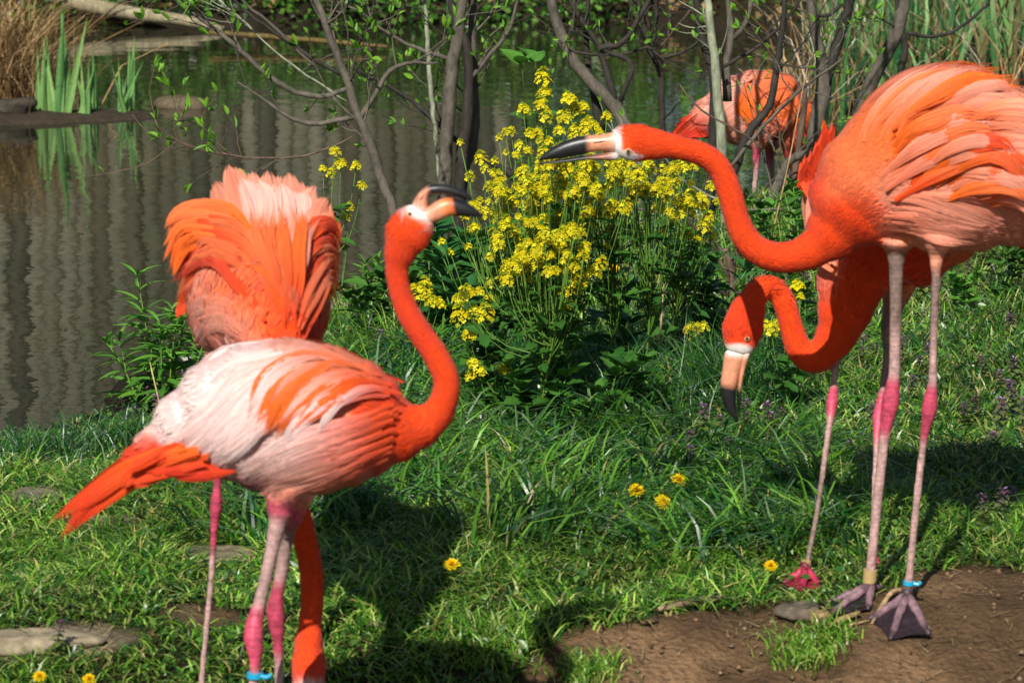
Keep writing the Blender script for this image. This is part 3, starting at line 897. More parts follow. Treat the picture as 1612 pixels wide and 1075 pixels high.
# ---- fluffed flamingo facing the camera, neck hanging down behind the pale one
YD = 4.72
D = Bird('flamingo', 'flamingo with plumes fluffed into a fan, its neck hanging to the ground', (-0.36, YD, hz(-0.36, YD)), YD)
def dst(u, v, Y, rx, rz, c): p = P(u, v, Y); m = mpp(p); return (p, rz * m, rx * m, c)
D.shell([dst(395, 430, 5.10, 30, 20, VER), dst(398, 440, 5.02, 62, 50, ORP), dst(402, 452, 4.92, 95, 92, PNK), dst(405, 468, 4.80, 112, 112, ORP), dst(408, 484, 4.68, 110, 106, PNK), dst(415, 500, 4.58, 94, 88, ORP), dst(424, 516, 4.50, 72, 66, VER), dst(434, 540, 4.43, 50, 46, HOT)], lat=(1, 0, 0), n=26)
D.shell([dst(424, 510, 4.52, 62, 56, VER), dst(440, 560, 4.43, 42, 42, HOT), dst(452, 630, 4.41, 27, 27, HOT), dst(458, 710, 4.42, 21, 21, HOT), dst(463, 780, 4.44, 19, 20, HOT), dst(478, 840, 4.46, 19, 20, HOT), dst(490, 900, 4.47, 18.5, 19, HOT), dst(491, 950, 4.47, 18, 18, HOT), dst(488, 985, 4.46, 18, 20, HOT), dst(486, 1015, 4.45, 23, 30, HOT), dst(486, 1045, 4.44, 27, 34, HOT), dst(486, 1075, 4.42, 25, 31, VER), dst(486, 1092, 4.41, 18, 24, WHT)], lat=(1, 0, 0), n=20)
D.leg([(356, 560, 70, PNK), (350, 640, 48, ORP), (345, 700, 26, ROS), (342, 765, 14, ROS), (341, 785, 20, ROS), (340, 802, 21, ROS), (338, 822, 15, ROS), (336, 850, 12, ROS), (334, 890, 11, LEG), (326, 980, 11, LEG), (316, 1090, 11, LEG), (312, 1160, 13, LEG)], YD - .06, YD - .02)
D.leg([(452, 560, 70, PNK), (448, 640, 48, ORP), (446, 700, 26, ROS), (444, 765, 14, ROS), (443, 785, 20, ROS), (442, 802, 21, ROS), (441, 825, 15, ROS), (440, 885, 11, LEG), (438, 980, 11, LEG), (437, 1090, 11, LEG), (436, 1165, 13, LEG)], YD + .02, YD - .01)
def paintD(u, v, co, col):
    col = mixc(col, smask(u, v, 455, 520, 50, 60, .5), HOT)
    col = mixc(col, smask(u, v, 360, 500, 60, 60, .6) * .8, ORP)
    col = mixc(col, smask(u, v, 350, 540, 50, 30, .6) * .8, PNK)
    return mixc(col, sstep(545, 580, v)[:, None] * sstep(430, 380, u)[:, None] * .7, ROS)
D.skin(paintD)
D.fuzz(16000, lambda u, v, c: np.where(v > 570, 0.009, 0.024) + 0 * u, lift=.05, jit=.2, flow=lambda p, t: np.where((project(p)[1] < 570)[:, None], np.array([0, .25, .8]) + 0 * t, t))
# pale fan of scapulars standing up at the back
D.fan([(415, 460), (350, 400), (312, 345), (288, 328)], [(425, 440), (395, 380), (372, 310), (362, 262)], 4, 40, (ORG, PNK), (ORP, PNK), free=[.0, .05, .08, .07], jit=4, mirror=False, dl=0)
D.fan([(425, 440), (392, 380), (370, 310), (358, 258)], [(455, 440), (470, 380), (488, 320), (497, 288)], 8, 40, (ORP, PNK), (ORP, PNK), free=[.0, .06, .10, .11], jit=4, mirror=False, dl=0, cjit=.06)
D.fan([(430, 440), (405, 385), (390, 320), (380, 275)], [(455, 440), (462, 380), (474, 325), (480, 300)], 9, 32, (ORP, lerp(PNK, PAL, .45)), (ORP, lerp(PNK, PAL, .45)), free=[-.03, .02, .06, .08], jit=6, mirror=False, dl=0, cjit=.05)
D.fan([(455, 450), (485, 390), (505, 335), (516, 312)], [(462, 470), (500, 400), (525, 360), (534, 345)], 4, 36, (ORG, PNK), (ORG, ORG), free=[-.01, .03, .06, .06], jit=4, mirror=False, dl=0)
# orange plumes curling over on either side
D.fan([(430, 420), (370, 352), (300, 345), (264, 385)], [(440, 500), (380, 420), (318, 410), (282, 492)], 30, 15, (ORP, VER), (HOT, VER), free=[-.10, -.03, .01, .04], freeb=[-.20, -.14, -.04, .02], jit=7, mirror=False, dl=0, alt=(.3, ORP), tip=1.6)
D.fan([(425, 400), (365, 325), (295, 322), (262, 350)], [(430, 460), (365, 390), (296, 380), (263, 435)], 16, 14, (ORG, ORP), (ORP, ORG), free=[-.03, .01, .04, .05], freeb=[-.09, -.06, -.03, -.02], jit=7, mirror=False, dl=0)
D.fan([(455, 420), (492, 350), (520, 345), (537, 378)], [(460, 510), (482, 430), (512, 400), (534, 452)], 26, 14, (ORG, VER), (HOT, VER), free=[-.09, -.03, .01, .04], freeb=[-.20, -.13, -.04, .02], jit=6, mirror=False, dl=0, alt=(.3, ORP), tip=1.6)
D.fan([(440, 520), (420, 450), (395, 420), (360, 415)], [(465, 520), (470, 450), (478, 420), (500, 405)], 22, 12, (HOT, ORG), (HOT, ORG), lift=.012, jit=6, mirror=False, dl=.0002, tip=1.6, alt=(.3, ORP))
D.fan([(440, 470), (430, 400), (415, 350), (405, 310)], [(462, 470), (470, 400), (478, 355), (480, 325)], 18, 13, (HOT, PNK), (HOT, ORP), lift=.008, jit=6, mirror=False, dl=.0002, tip=1.6)
D.fan([(390, 500), (350, 470), (315, 470), (300, 500)], [(385, 540), (350, 520), (325, 520), (315, 545)], 16, 12, (ORP, PNK), (PNK, PNK), lift=.008, jit=6, mirror=False, dl=.0002, tip=1.6)
D.fan([(310, 430), (295, 455), (285, 480), (280, 502)], [(318, 430), (300, 455), (290, 478), (286, 498)], 2, 12, (VER, VER), (VER, VER), free=[.04, .04, .05, .05], jit=2, mirror=False)
D.fan([(450, 545), (385, 450), (320, 405), (268, 440)], [(440, 560), (385, 490), (335, 455), (296, 500)], 26, 14, (HOT, VER), (HOT, ORG), free=[-.30, -.22, -.07, .02], freeb=[-.31, -.24, -.10, -.02], jit=7, mirror=False, dl=0, tip=1.6, alt=(.35, ORP))
D.fan([(455, 545), (490, 450), (522, 410), (540, 440)], [(465, 560), (495, 490), (515, 450), (528, 490)], 18, 13, (HOT, VER), (HOT, ORG), free=[-.30, -.22, -.07, .02], freeb=[-.31, -.24, -.10, -.02], jit=6, mirror=False, dl=0, tip=1.6, alt=(.35, ORP))
D.fan([(440, 540), (418, 450), (395, 380), (385, 320)], [(465, 540), (472, 450), (482, 385), (495, 335)], 26, 15, (HOT, ORP), (HOT, ORG), free=[-.29, -.20, -.10, -.02], jit=7, mirror=False, dl=0, tip=1.7, alt=(.4, PNK))
D.bill('upper_beak', [((464, 1084), (508, 1084), WHT), ((468, 1100), (504, 1100), PEACH), ((470, 1118), (500, 1118), PEACH), ((472, 1130), (496, 1130), BLK), ((478, 1146), (492, 1146), BLK)], [22, 18, 15, 12, 5], 4.41)
D.bill('lower_beak', [((466, 1086), (506, 1086), WHT), ((470, 1102), (502, 1102), PEACH), ((474, 1118), (498, 1118), PEACH), ((478, 1130), (494, 1130), BLK), ((482, 1140), (490, 1140), BLK)], [16, 14, 13, 11, 5], 4.45)
fp = P(312, 1160, YD - .02)
D.foot(fp, [fp + Vector((-.06, -.05, 0)), fp + Vector((-.01, -.08, 0)), fp + Vector((.05, -.06, 0))], ROS * .6, ROS * .3, 0.006)
fp = P(436, 1165, YD - .01)
D.foot(fp, [fp + Vector((-.06, -.05, 0)), fp + Vector((-.01, -.08, 0)), fp + Vector((.05, -.06, 0))], ROS * .6, ROS * .3, 0.006)

# ---- big flamingo on the dirt bank, neck stretched out level
YB = 5.07
B = Bird('flamingo', 'large orange flamingo on bare earth with its neck stretched out level', (0.60, 5.05, hz(0.60, 5.05)), YB)
B.shell(B.px([(1790, 330, 24, VER), (1740, 318, 46, ORP), (1680, 300, 78, PNK), (1610, 282, 108, PNK), (1540, 270, 128, PNK), (1475, 268, 134, PNK), (1415, 280, 126, ORP), (1368, 305, 102, ORP), (1335, 335, 76, VER, 0, .8), (1308, 368, 44, HOT, 0, .85),
              (1280, 392, 30, HOT, 0, .9), (1248, 404, 25, HOT, 0, .95), (1218, 404, 23.5, HOT, 0, .95), (1190, 392, 22, HOT, 0, .95), (1170, 369, 21, HOT, 0, .95), (1158, 338, 19.5, HOT, 0, .95), (1148, 302, 19.5, HOT, 0, .95), (1133, 266, 19, HOT, 0, .95), (1111, 246, 18.5, HOT, 0, .95), (1083, 236, 18.5, HOT, 0, .95),
              (1055, 230, 19.5, HOT, 0, .9), (1028, 227, 25, HOT, 0, .75), (1003, 225, 30, HOT, 0, .66), (980, 224, 27, HOT, 0, .66), (968, 226, 21, WHT, 0, .7)]))
B.leg([(1412, 375, 70, PNK), (1411, 402, 30, LEGD), (1411, 430, 23, LEGD), (1410, 490, 20, LEGD), (1409, 545, 19, LEG), (1408, 585, 19, LEG), (1406, 603, 22, ROS), (1404, 620, 27, ROS), (1401, 638, 29, ROS), (1398, 654, 25, ROS), (1395, 672, 19, ROS), (1391, 700, 17, LEG), (1383, 770, 17, LEG), (1375, 850, 16, LEG), (1370, 905, 17, LEG)], YB - .02, G(1371, 942).y)
B.leg([(1476, 375, 60, PNK), (1474, 408, 22, PNK), (1473, 440, 15, LEGD), (1471, 500, 14, LEGD), (1469, 560, 14, LEG), (1468, 598, 15, LEG), (1467, 612, 19, ROS), (1465, 628, 24, ROS), (1463, 644, 26, ROS), (1460, 660, 20, ROS), (1456, 680, 15, ROS), (1452, 710, 13, LEG), (1444, 780, 13, LEG), (1436, 860, 13, LEG), (1430, 925, 14, LEG)], YB - .06, G(1427, 958).y)
def paintB(u, v, co, col):
    col = mixc(col, smask(u, v, 1440, 330, 120, 60, .5) * .75, PNK)
    col = mixc(col, smask(u, v, 1340, 290, 40, 90, .6) * .8, ORP)
    col = mixc(col, smask(u, v, 1330, 360, 55, 50, .5), HOT)
    col = mixc(col, smask(u, v, 1450, 180, 150, 90, .5) * .5, ORG)
    return mixc(mixc(col, smask(u, v, 970, 232, 9, 26, .3), WHT), smask(u, v, 984, 245, 20, 8, .3), WHT)
B.skin(paintB)
B.fuzz(28000, lambda u, v, c: np.where(u < 1300, 0.008, 0.011 + 0.013 * sstep(1320, 1480, u)), bare=[(972, 232, 20)], cj=.13)
B.fan([(1345, 255), (1365, 195), (1420, 140), (1500, 98)], [(1395, 250), (1440, 185), (1510, 140), (1590, 118)], 12, 28, (ORP, PNK), (ORG, PNK), lift=.003, jit=5, free=[-.06, -.06, -.05, -.03], freeb=[-.09, -.095, -.09, -.06], alt=(.25, ORP), tip=1.8)
B.fan([(1400, 200), (1470, 150), (1540, 125), (1606, 128)], [(1420, 250), (1500, 205), (1580, 180), (1650, 195)], 11, 30, (ORP, PNK), (ORG, PNK), free=[-.08, -.10, -.10, -.085], jit=8, alt=(.35, ORG), tip=1.8)
B.fan([(1375, 270), (1430, 215), (1500, 185), (1560, 178)], [(1410, 320), (1480, 270), (1550, 245), (1620, 262)], 13, 29, (ORG, ORP), (HOT, ORP), free=[-.085, -.115, -.125, -.12], freeb=[-.10, -.12, -.13, -.13], jit=8, alt=(.3, PNK), tip=1.8)
B.fan([(1440, 285), (1500, 235), (1560, 222), (1612, 252)], [(1470, 325), (1535, 290), (1590, 285), (1640, 320)], 11, 27, (ORG, VER), (ORG, ORP), free=[-.105, -.13, -.14, -.135], jit=8, alt=(.3, PNK), tip=1.8)
B.fan([(1500, 200), (1570, 175), (1640, 185), (1700, 215)], [(1530, 330), (1600, 320), (1660, 335), (1720, 360)], 13, 32, (ORP, PNK), (ORP, PAL), free=[-.10, -.12, -.12, -.09], jit=6)
B.fan([(1400, 300), (1460, 305), (1525, 325), (1580, 352)], [(1380, 360), (1430, 366), (1480, 376), (1540, 384)], 22, 18, (ORP, PNK), (PNK, PNK), lift=.008, dl=.0002, jit=5, cjit=.08, tip=1.6)
B.fan([(1650, 260), (1740, 290), (1830, 350)], [(1660, 320), (1740, 345), (1820, 390)], 7, 36, (VER, RED), (VER, RED), free=[-.06, -.04, -.01], jit=5)
B.bill('upper_beak', [((973, 204), (973, 240), WHT), ((962, 209), (962, 240), PEACH), ((945, 212), (945, 238), PEACH), ((928, 213), (930, 240), PEACH), ((921, 213), (924, 242), BLK), ((900, 217), (902, 247), BLK), ((878, 226), (880, 251), BLK), ((860, 238), (862, 252), BLK), ((851, 247), (853, 253), BLK), ((847, 252), (848, 254), BLK)],
       [15, 15, 14, 13, 13, 13, 12, 9, 6, 2])
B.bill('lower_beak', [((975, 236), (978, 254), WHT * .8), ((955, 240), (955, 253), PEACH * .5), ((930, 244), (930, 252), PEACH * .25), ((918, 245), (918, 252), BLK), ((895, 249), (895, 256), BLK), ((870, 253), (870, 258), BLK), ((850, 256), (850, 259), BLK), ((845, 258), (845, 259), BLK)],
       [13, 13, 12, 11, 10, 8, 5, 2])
B.eye(989, 238, 5.0)
nostril(B, (954, 222), (934, 225), YB - .0140)
_an = G(1371, 942); B.foot((_an.x, _an.y, _an.z + .03), [G(1366, 964), G(1297, 978), G(1294, 955)], hx('94747c') * .5, hx('33272e') * .5, .006)
_an2 = G(1427, 958); B.foot((_an2.x, _an2.y, _an2.z + .03), [G(1463, 1004), G(1401, 1012), G(1366, 980)], hx('94747c') * .5, hx('33272e') * .5, .0065)
B.band(P(1369.5, 906, _an.y), (0.05, 0, 1), 0.0115, 0.022, 'band_tan', label='wide tan leg band')
B.band(P(1430.5, 917, _an2.y), (0.05, 0, 1), 0.0092, 0.007, 'band_blue', True, label='blue cable tie leg band')

# ---- red-orange flamingo behind it, head bent down to the grass
YE = 5.36
E = Bird('flamingo', 'deep orange flamingo with head bent down to the grass, behind the large one', (0.50, 5.28, hz(0.50, 5.28)), YE)
E.shell(E.px([(1600, 300, 20, VER), (1550, 318, 46, ORP), (1490, 335, 84, ORP), (1430, 352, 104, VER), (1385, 375, 100, VER), (1356, 408, 78, VER, 0, .8), (1340, 446, 55, HOT, 0, .85), (1330, 488, 44, HOT, 0, .9), (1317, 526, 33, HOT, 0, .95), (1297, 555, 27, HOT, 0, .95), (1275, 563, 23, HOT, 0, .95),
              (1256, 546, 20, HOT, 0, .95), (1245, 513, 18.5, HOT, 0, .95), (1236, 482, 18, HOT, 0, .95), (1222, 459, 17.5, HOT, 0, .95), (1204, 453, 17.5, HOT, -.01, .95), (1188, 467, 20.5, HOT, -.02, .9), (1176, 492, 29, VER, -.02, .76), (1169, 518, 33, VER, -.02, .7), (1165, 540, 27, VER, -.02, .68), (1162, 553, 20, WHT, -.02, .7)]))
E.leg([(1340, 430, 60, VER), (1325, 520, 24, LEGD), (1317, 570, 12, LEGD), (1313, 603, 12, LEG), (1312, 618, 17, ROS), (1310, 634, 20, ROS), (1308, 650, 16, ROS), (1304, 680, 11, LEG), (1287, 800, 10, LEGD), (1272, 880, 10, LEGD), (1269, 893, 11, LEGD)], YE + .02, G(1267, 915).y)
E.leg([(1420, 430, 60, ORP), (1402, 500, 30, LEGD), (1396, 560, 13, LEGD), (1391, 605, 13, LEGD), (1387, 632, 17, ROS), (1383, 656, 20, ROS), (1381, 680, 15, ROS), (1379, 720, 11, LEG), (1376, 800, 10, LEG), (1374, 890, 11, LEG)], YE + .07, G(1374, 895).y)
E.skin(lambda u, v, co, col: mixc(mixc(col, smask(u, v, 1163, 553, 22, 12, .3), WHT), smask(u, v, 1300, 400, 26, 60, .5) * .6, PNK))
E.fuzz(14000, lambda u, v, c: np.where(v > 470, 0.008, 0.016) + 0 * u, bare=[(1163, 553, 22)])
E.fan([(1345, 330), (1312, 275), (1305, 225), (1308, 192)], [(1330, 380), (1290, 330), (1268, 290), (1264, 258)], 20, 12, (ORP, VER), (ORG, VER), free=[-.03, -.02, .0, .02], jit=4, dl=0)
E.fan([(1320, 420), (1290, 380), (1276, 340), (1278, 300)], [(1325, 440), (1300, 420), (1288, 390), (1284, 360)], 5, 16, (PNK, PNK), (ORP, PNK), free=[-.06, -.05, -.04, -.03], jit=3, dl=0)
E.fan([(1400, 330), (1450, 270), (1520, 250)], [(1420, 380), (1500, 360), (1600, 330)], 8, 34, (ORG, ORP), (VER, PNK), free=[-.07, -.08, -.05], jit=5, dl=0)
E.fan([(1520, 300), (1590, 330), (1660, 370)], [(1520, 340), (1580, 365), (1640, 395)], 5, 30, (VER, RED), (VER, RED), free=[-.04, -.02, 0], jit=5, dl=0)
E.bill('upper_beak', [((1141, 548), (1180, 552), WHT), ((1139, 562), (1174, 566), PEACH), ((1137, 578), (1166, 582), PEACH), ((1134, 600), (1160, 604), PEACH), ((1133, 608), (1159, 612), BLK), ((1135, 628), (1158, 634), BLK), ((1144, 648), (1160, 648), BLK), ((1155, 660), (1163, 656), BLK), ((1161, 664), (1163, 662), BLK)],
       [14, 13, 12, 11, 11, 10, 8, 5, 2], YE - .02)
E.bill('lower_beak', [((1166, 550), (1184, 550), WHT), ((1166, 566), (1178, 566), PEACH), ((1163, 586), (1172, 584), PEACH), ((1161, 606), (1168, 606), PEACH * .8), ((1160, 616), (1167, 616), BLK), ((1160, 634), (1166, 634), BLK), ((1161, 650), (1165, 650), BLK)], [12, 11, 10, 10, 9, 8, 3], YE - .02)
E.eye(1176, 533, 4.5)
E.foot((lambda p: (p.x, p.y, p.z + .03))(G(1267, 915)), [G(1297, 928), G(1262, 936), G(1230, 922)], hx('b5324f') * .7, hx('a02440') * .6, .006)
E.foot((lambda p: (p.x, p.y, p.z + .03))(G(1374, 895)), [G(1386, 903), G(1374, 908), G(1362, 903)], hx('b5324f') * .7, hx('a02440') * .6, .006)
E.band(P(1268.5, 892, G(1267, 915).y), (0.05, 0, 1), 0.0085, 0.022, 'band_tan', label='wide tan leg band')

# ---- flamingo wading in the pond
YC = 10.2
Cb = Bird('flamingo', 'flamingo wading in the pond behind the bare branches, head under its chest', (0.78, YC, WATER), YC)
Cb.shell(Cb.px([(1062, 215, 8, RED, .05), (1090, 200, 20, RED, .05), (1122, 186, 36, PNK, .04), (1155, 176, 55, PNK, .02), (1190, 174, 63, PNK, 0), (1220, 176, 62, ORP, -.02), (1242, 190, 46, ORG, -.02), (1250, 215, 27, VER, -.02), (1248, 238, 17, RED, 0), (1250, 258, 13, RED, .02), (1258, 276, 12, RED, .02), (1262, 292, 14, RED, .0), (1262, 306, 11, RED, 0)]), step=.008)
Cb.leg([(1194, 222, 34, PNK), (1191, 243, 13, ROS), (1189, 280, 9, LEG), (1186, 318, 9, LEG), (1184, 334, 12, ROS), (1182, 350, 13, ROS), (1180, 368, 11, ROS), (1178, 420, 9, LEG), (1177, 470, 9, LEG)], YC - .04, YC - .03)
Cb.leg([(1215, 222, 34, PNK), (1212, 243, 15, ROS), (1214, 280, 11, LEG), (1212, 318, 11, LEG), (1211, 334, 14, ROS), (1210, 350, 15, ROS), (1208, 368, 11, ROS), (1206, 410, 9, LEG), (1205, 455, 9, LEG)], YC + .09, YC + .12)
Cb.skin(lambda u, v, co, col: mixc(mixc(col, smask(u, v, 1165, 165, 40, 40, .5) * .6, lerp(PNK, PAL, .3)), smask(u, v, 1215, 215, 30, 22, .5), PNK), voxel=.006)
Cb.fuzz(7000, lambda u, v, c: np.where(u > 1235, .016, .03) + 0 * v)
Cb.fan([(1215, 116), (1180, 130), (1160, 180)], [(1245, 125), (1215, 165), (1185, 215)], 10, 13, (VER, ORG), (VER, ORG), lift=.012, jit=2.5)
Cb.fan([(1180, 118), (1140, 145), (1105, 180)], [(1185, 170), (1150, 190), (1130, 215)], 8, 18, (PNK, lerp(PNK, PAL, .4)), (ORP, PNK), lift=.006, jit=2.5, cjit=.06)
Cb.fan([(1130, 165), (1095, 185), (1058, 212)], [(1155, 200), (1120, 208), (1090, 215)], 8, 14, (VER, RED), (VER, RED), lift=.01, jit=2.5)
Cb.fan([(1250, 140), (1256, 170), (1240, 200)], [(1240, 190), (1232, 210), (1205, 228)], 8, 14, (VER, ORG), (ORP, PNK), lift=.012, jit=2.5)
Cb.bill('upper_beak', [((1254, 306), (1270, 306), WHT), ((1256, 316), (1269, 316), PEACH), ((1258, 326), (1267, 326), BLK), ((1261, 336), (1265, 336), BLK)], [8, 7, 6, 2])
# ------------------------------------------------------------------ shared leaf and flower meshes (along +Y, facing +Z)
def leaf_mesh(name, L, W, mat, seg=7, droop=0.25, fold=0.25, lobes=0, base=0.12, pw=1.0, serr=0.0):
    V = []; F = []
    for i in range(seg + 1):
        t = i / seg
        w = W / 2 * max(0.03, math.sin(math.pi * min(1, base + t * (1 - base)) ** pw))
        if lobes: w *= 0.72 + 0.5 * abs(math.sin(t * math.pi * lobes)) ** 0.7
        if serr and i % 2: w *= 1 - serr
        if i == seg: w = W * 0.01
        z = -droop * L * t * t
        V += [(-w, t * L, z + fold * w), (-w * .5, t * L, z + fold * w * .3), (0, t * L, z - 0.02 * W), (w * .5, t * L, z + fold * w * .3), (w, t * L, z + fold * w)]
        if i:
            a = (i - 1) * 5
            F += [[a + k_, a + k_ + 1, a + k_ + 6, a + k_ + 5] for k_ in range(4)]
    me = mesh_np(name, V, F, mat)
    return me
def orient(p, d, roll=0.0, s=1.0):
    """matrix whose +Y runs along d and whose +Z looks upwards"""
    d = Vector(d).normalized()
    z = Vector((0, 0, 1)) - d * d.z
    z = z.normalized() if z.length > 1e-3 else Vector((0, -1, 0))
    x = d.cross(z)
    M = Matrix((x, d, z)).transposed().to_4x4()
    return Matrix.Translation(p) @ M @ Matrix.Rotation(roll, 4, 'Y') @ Matrix.Diagonal((s, s, s, 1))
LM = {
    'bud': leaf_mesh('leaf', 1, .48, MAT['leaf_bud'], 4, .1, .5),
    'bud2': leaf_mesh('leaf', 1, .36, MAT['leaf_bud'], 4, -.15, .7),
    'lance': leaf_mesh('leaf', 1, .2, MAT['leaf_herb'], 7, .3, .4, base=.06),
    'lance2': leaf_mesh('leaf', 1, .16, MAT['leaf_herb'], 7, .55, .5, base=.06),
    'ovate': leaf_mesh('leaf', 1, .55, MAT['leaf_cress'], 6, .25, .25, serr=.1),
    'lobed': leaf_mesh('leaf', 1, .5, MAT['leaf_cress'], 9, .35, .2, lobes=3, base=.05, pw=1.3),
    'dark': leaf_mesh('leaf', 1, .34, MAT['leaf_dark'], 8, .3, .35, serr=.12),
    'dock': leaf_mesh('leaf', 1, .36, MAT['leaf_herb'], 9, .1, .3, base=.15),
    'heart': leaf_mesh('leaf', 1, .85, MAT['leaf_herb'], 6, .2, .15, base=.3, serr=.1),
    'iris': leaf_mesh('blade', 1, .075, MAT['leaf_iris'], 9, .03, .5, base=.35, pw=.8),
    'iris2': leaf_mesh('blade', 1, .085, MAT['leaf_iris'], 9, -.1, .4, base=.35, pw=.8),
}
def wand(p0, p1, bend, n=7):
    p0, p1 = Vector(p0), Vector(p1)
    return [p0.lerp(p1, i / (n - 1)) + Vector(bend) * math.sin(math.pi * i / (n - 1)) for i in range(n)]

# ------------------------------------------------------------------ bare budding shrubs at the water's edge
BK = {'grey': hx('615b50') * .7, 'dark': hx('38342e') * .7, 'pale': hx('8f957c') * .75, 'brown': hx('5d4d40') * .85, 'tan': hx('a08a6c') * .8}
def rnd_dir(d, spread, up=0.25):
    v = Vector((random.gauss(0, 1), random.gauss(0, 1) * .7, random.gauss(0, 1)))
    q = Vector(d).normalized() + v * spread + Vector((0, 0, up))
    return q.normalized()
def shrub(label, limbs, Y, twigs=22, leaves=26, seed=0, lsize=.024, name='budding_shrub', tw_len=(.12, .34), loose=True, grp='budding shrubs at the water edge'):
    """limbs: list of (colour, [(u, v, width px[, dY])...]); the first limb carries the base"""
    random.seed(seed)
    f = limbs[0][1][0]
    b = P(f[0], f[1], Y)
    root = empty(name, (b.x, b.y, hz(b.x, b.y)), label, 'shrub', grp)
    pts_all = []
    for k_, (cn, st) in enumerate(limbs):
        A = []
        for q in st:
            p = P(q[0], q[1], Y + (q[3] if len(q) > 3 else 0)); A.append((*p, q[2] / 2 * mpp(p)))
        if st[-1][1] <= 2:                                      # runs on above the picture
            p = Vector(A[-1][:3]); d = (p - Vector(A[-2][:3])).normalized()
            for j in range(3):
                d = (d + Vector((random.gauss(0, .15), random.gauss(0, .15), .25))).normalized()
                p = p + d * random.uniform(.22, .34); A.append((*p, A[-1][3] * .78))
        if k_ == 0:                                             # root the base in the soil
            p = Vector(A[0][:3]); A.insert(0, (p.x, p.y, min(p.z, hz(p.x, p.y)) - .03, A[0][3] * 1.25))
        A = crom(A, .03)
        A[:, :3] += rng.normal(0, .0012, A[:, :3].shape)
        mb = MB()
        n = 10 if A[:, 3].max() > .008 else 6
        mb.tube([a[:3] for a in A], np.maximum(A[:, 3], .0012), n, BK[cn], wob=.06)
        mb.build('trunk' if (k_ == 0 or A[:, 3].max() > .0085) else 'branch', MAT['bark'], root)
        pts_all.append((cn, A))
    mb = MB(); tips = []
    def grow(p, d, L, r, cn, depth):
        n = 5; pts = [p]; q = p; dd = d
        for i in range(n):
            dd = rnd_dir(dd, .16, .05); q = q + dd * L / n; pts.append(q)
            if depth > 0 and i > 0 and random.random() < .55:
                grow(q, rnd_dir(dd, .7, .15), L * random.uniform(.35, .6), r * .55, cn, depth - 1)
            if i > 1 and random.random() < .5: tips.append((q, rnd_dir(dd, .5, .4)))
        tips.append((q, dd))
        mb.tube(pts, np.linspace(r, .0009, n + 1), 5, BK[cn] * random.uniform(.8, 1.4), caps=False)
    tot = [(a, cn, A) for cn, A in pts_all for a in range(len(A) // 4, len(A) - 1)]
    for _ in range(twigs):
        a, cn, A = random.choice(tot)
        p = Vector(A[a][:3]); d = Vector(A[a + 1][:3]) - p
        grow(p, rnd_dir(d, .75, .1), random.uniform(*tw_len), min(.004, max(.0018, A[a][3] * .45)), cn, 1)
    for cn, A in pts_all: tips.append((Vector(A[-1][:3]), Vector(A[-1][:3]) - Vector(A[-2][:3])))
    if twigs: props(mb.build('twigs', MAT['bark'], root), kind='stuff')
    vis = [t for t in tips if -20 < project([t[0]])[1][0] < 480]
    random.shuffle(vis)
    for p, d in vis[:leaves]:
        for j in range(random.choice((1, 2, 2, 3))):
            link('leaf', LM[random.choice(('bud', 'bud2'))], root, M=orient(p, rnd_dir(d, .45, .5), random.uniform(-1.5, 1.5), lsize * random.uniform(.55, 1.25)))
    return root
shrub('grey multi stemmed shrub with two tall trunks side by side at the pond edge', [
    ('grey', [(694, 402, 24), (698, 330, 23), (702, 250, 22), (706, 170, 22), (712, 110, 21), (722, 50, 20), (728, 0, 18)]),
    ('dark', [(722, 398, 20), (722, 330, 20), (728, 240, 20), (735, 190, 19), (738, 130, 17), (734, 70, 15), (716, 35, 14), (708, 0, 12)]),
    ('grey', [(722, 395, 16, .08), (730, 280, 15, .08), (744, 235, 15, .08), (748, 180, 14, .08), (745, 100, 13, .08), (744, 40, 13, .08), (742, 0, 12, .08)]),
    ('pale', [(692, 290, 5), (684, 200, 7), (676, 120, 8), (672, 50, 7), (668, 0, 6)]),
    ('dark', [(812, 282, 12, .1), (785, 262, 11, .1), (740, 238, 9, .1), (700, 205, 8, .1), (650, 160, 7, .1), (610, 135, 6, .1), (560, 110, 4, .1)]),
    ('grey', [(735, 130, 8), (765, 95, 7), (800, 50, 6), (815, 0, 5)]),
    ('grey', [(705, 92, 8), (670, 82, 7), (640, 70, 6), (600, 45, 5), (560, 15, 4), (520, -5, 3)])], 10.1, 90, 90, 21, lsize=.028)
shrub('leaning grey shrub whose long low boughs reach over the pond', [
    ('grey', [(620, 345, 17), (606, 300, 16), (592, 255, 16), (578, 212, 15), (562, 180, 15), (548, 130, 14), (530, 85, 13), (512, 40, 12), (498, 0, 11)]),
    ('grey', [(562, 182, 9), (530, 190, 8), (490, 195, 8), (458, 186, 7), (432, 168, 6), (405, 150, 4), (375, 130, 3)]),
    ('grey', [(568, 185, 10), (590, 150, 9), (612, 115, 8), (640, 100, 6), (690, 100, 4)]),
    ('grey', [(548, 140, 8), (500, 152, 9), (450, 138, 9), (405, 105, 9), (370, 72, 8), (330, 40, 6), (290, 10, 5), (265, -8, 4)]),
    ('dark', [(540, 120, 6), (480, 85, 7), (430, 50, 6), (390, 20, 5), (365, -5, 5)]),
    ('grey', [(500, 110, 5), (450, 60, 6), (410, 25, 5), (380, 0, 4)]),
    ('brown', [(555, 215, 3), (520, 232, 4), (480, 246, 4), (430, 249, 4), (380, 247, 4), (320, 235, 3), (280, 222, 3), (250, 200, 2), (243, 188, 2)]),
    ('pale', [(545, 160, 3), (470, 110, 4), (420, 70, 3), (380, 30, 3), (340, -5, 3)])], 9.5, 120, 120, 5, tw_len=(.10, .30), lsize=.036)
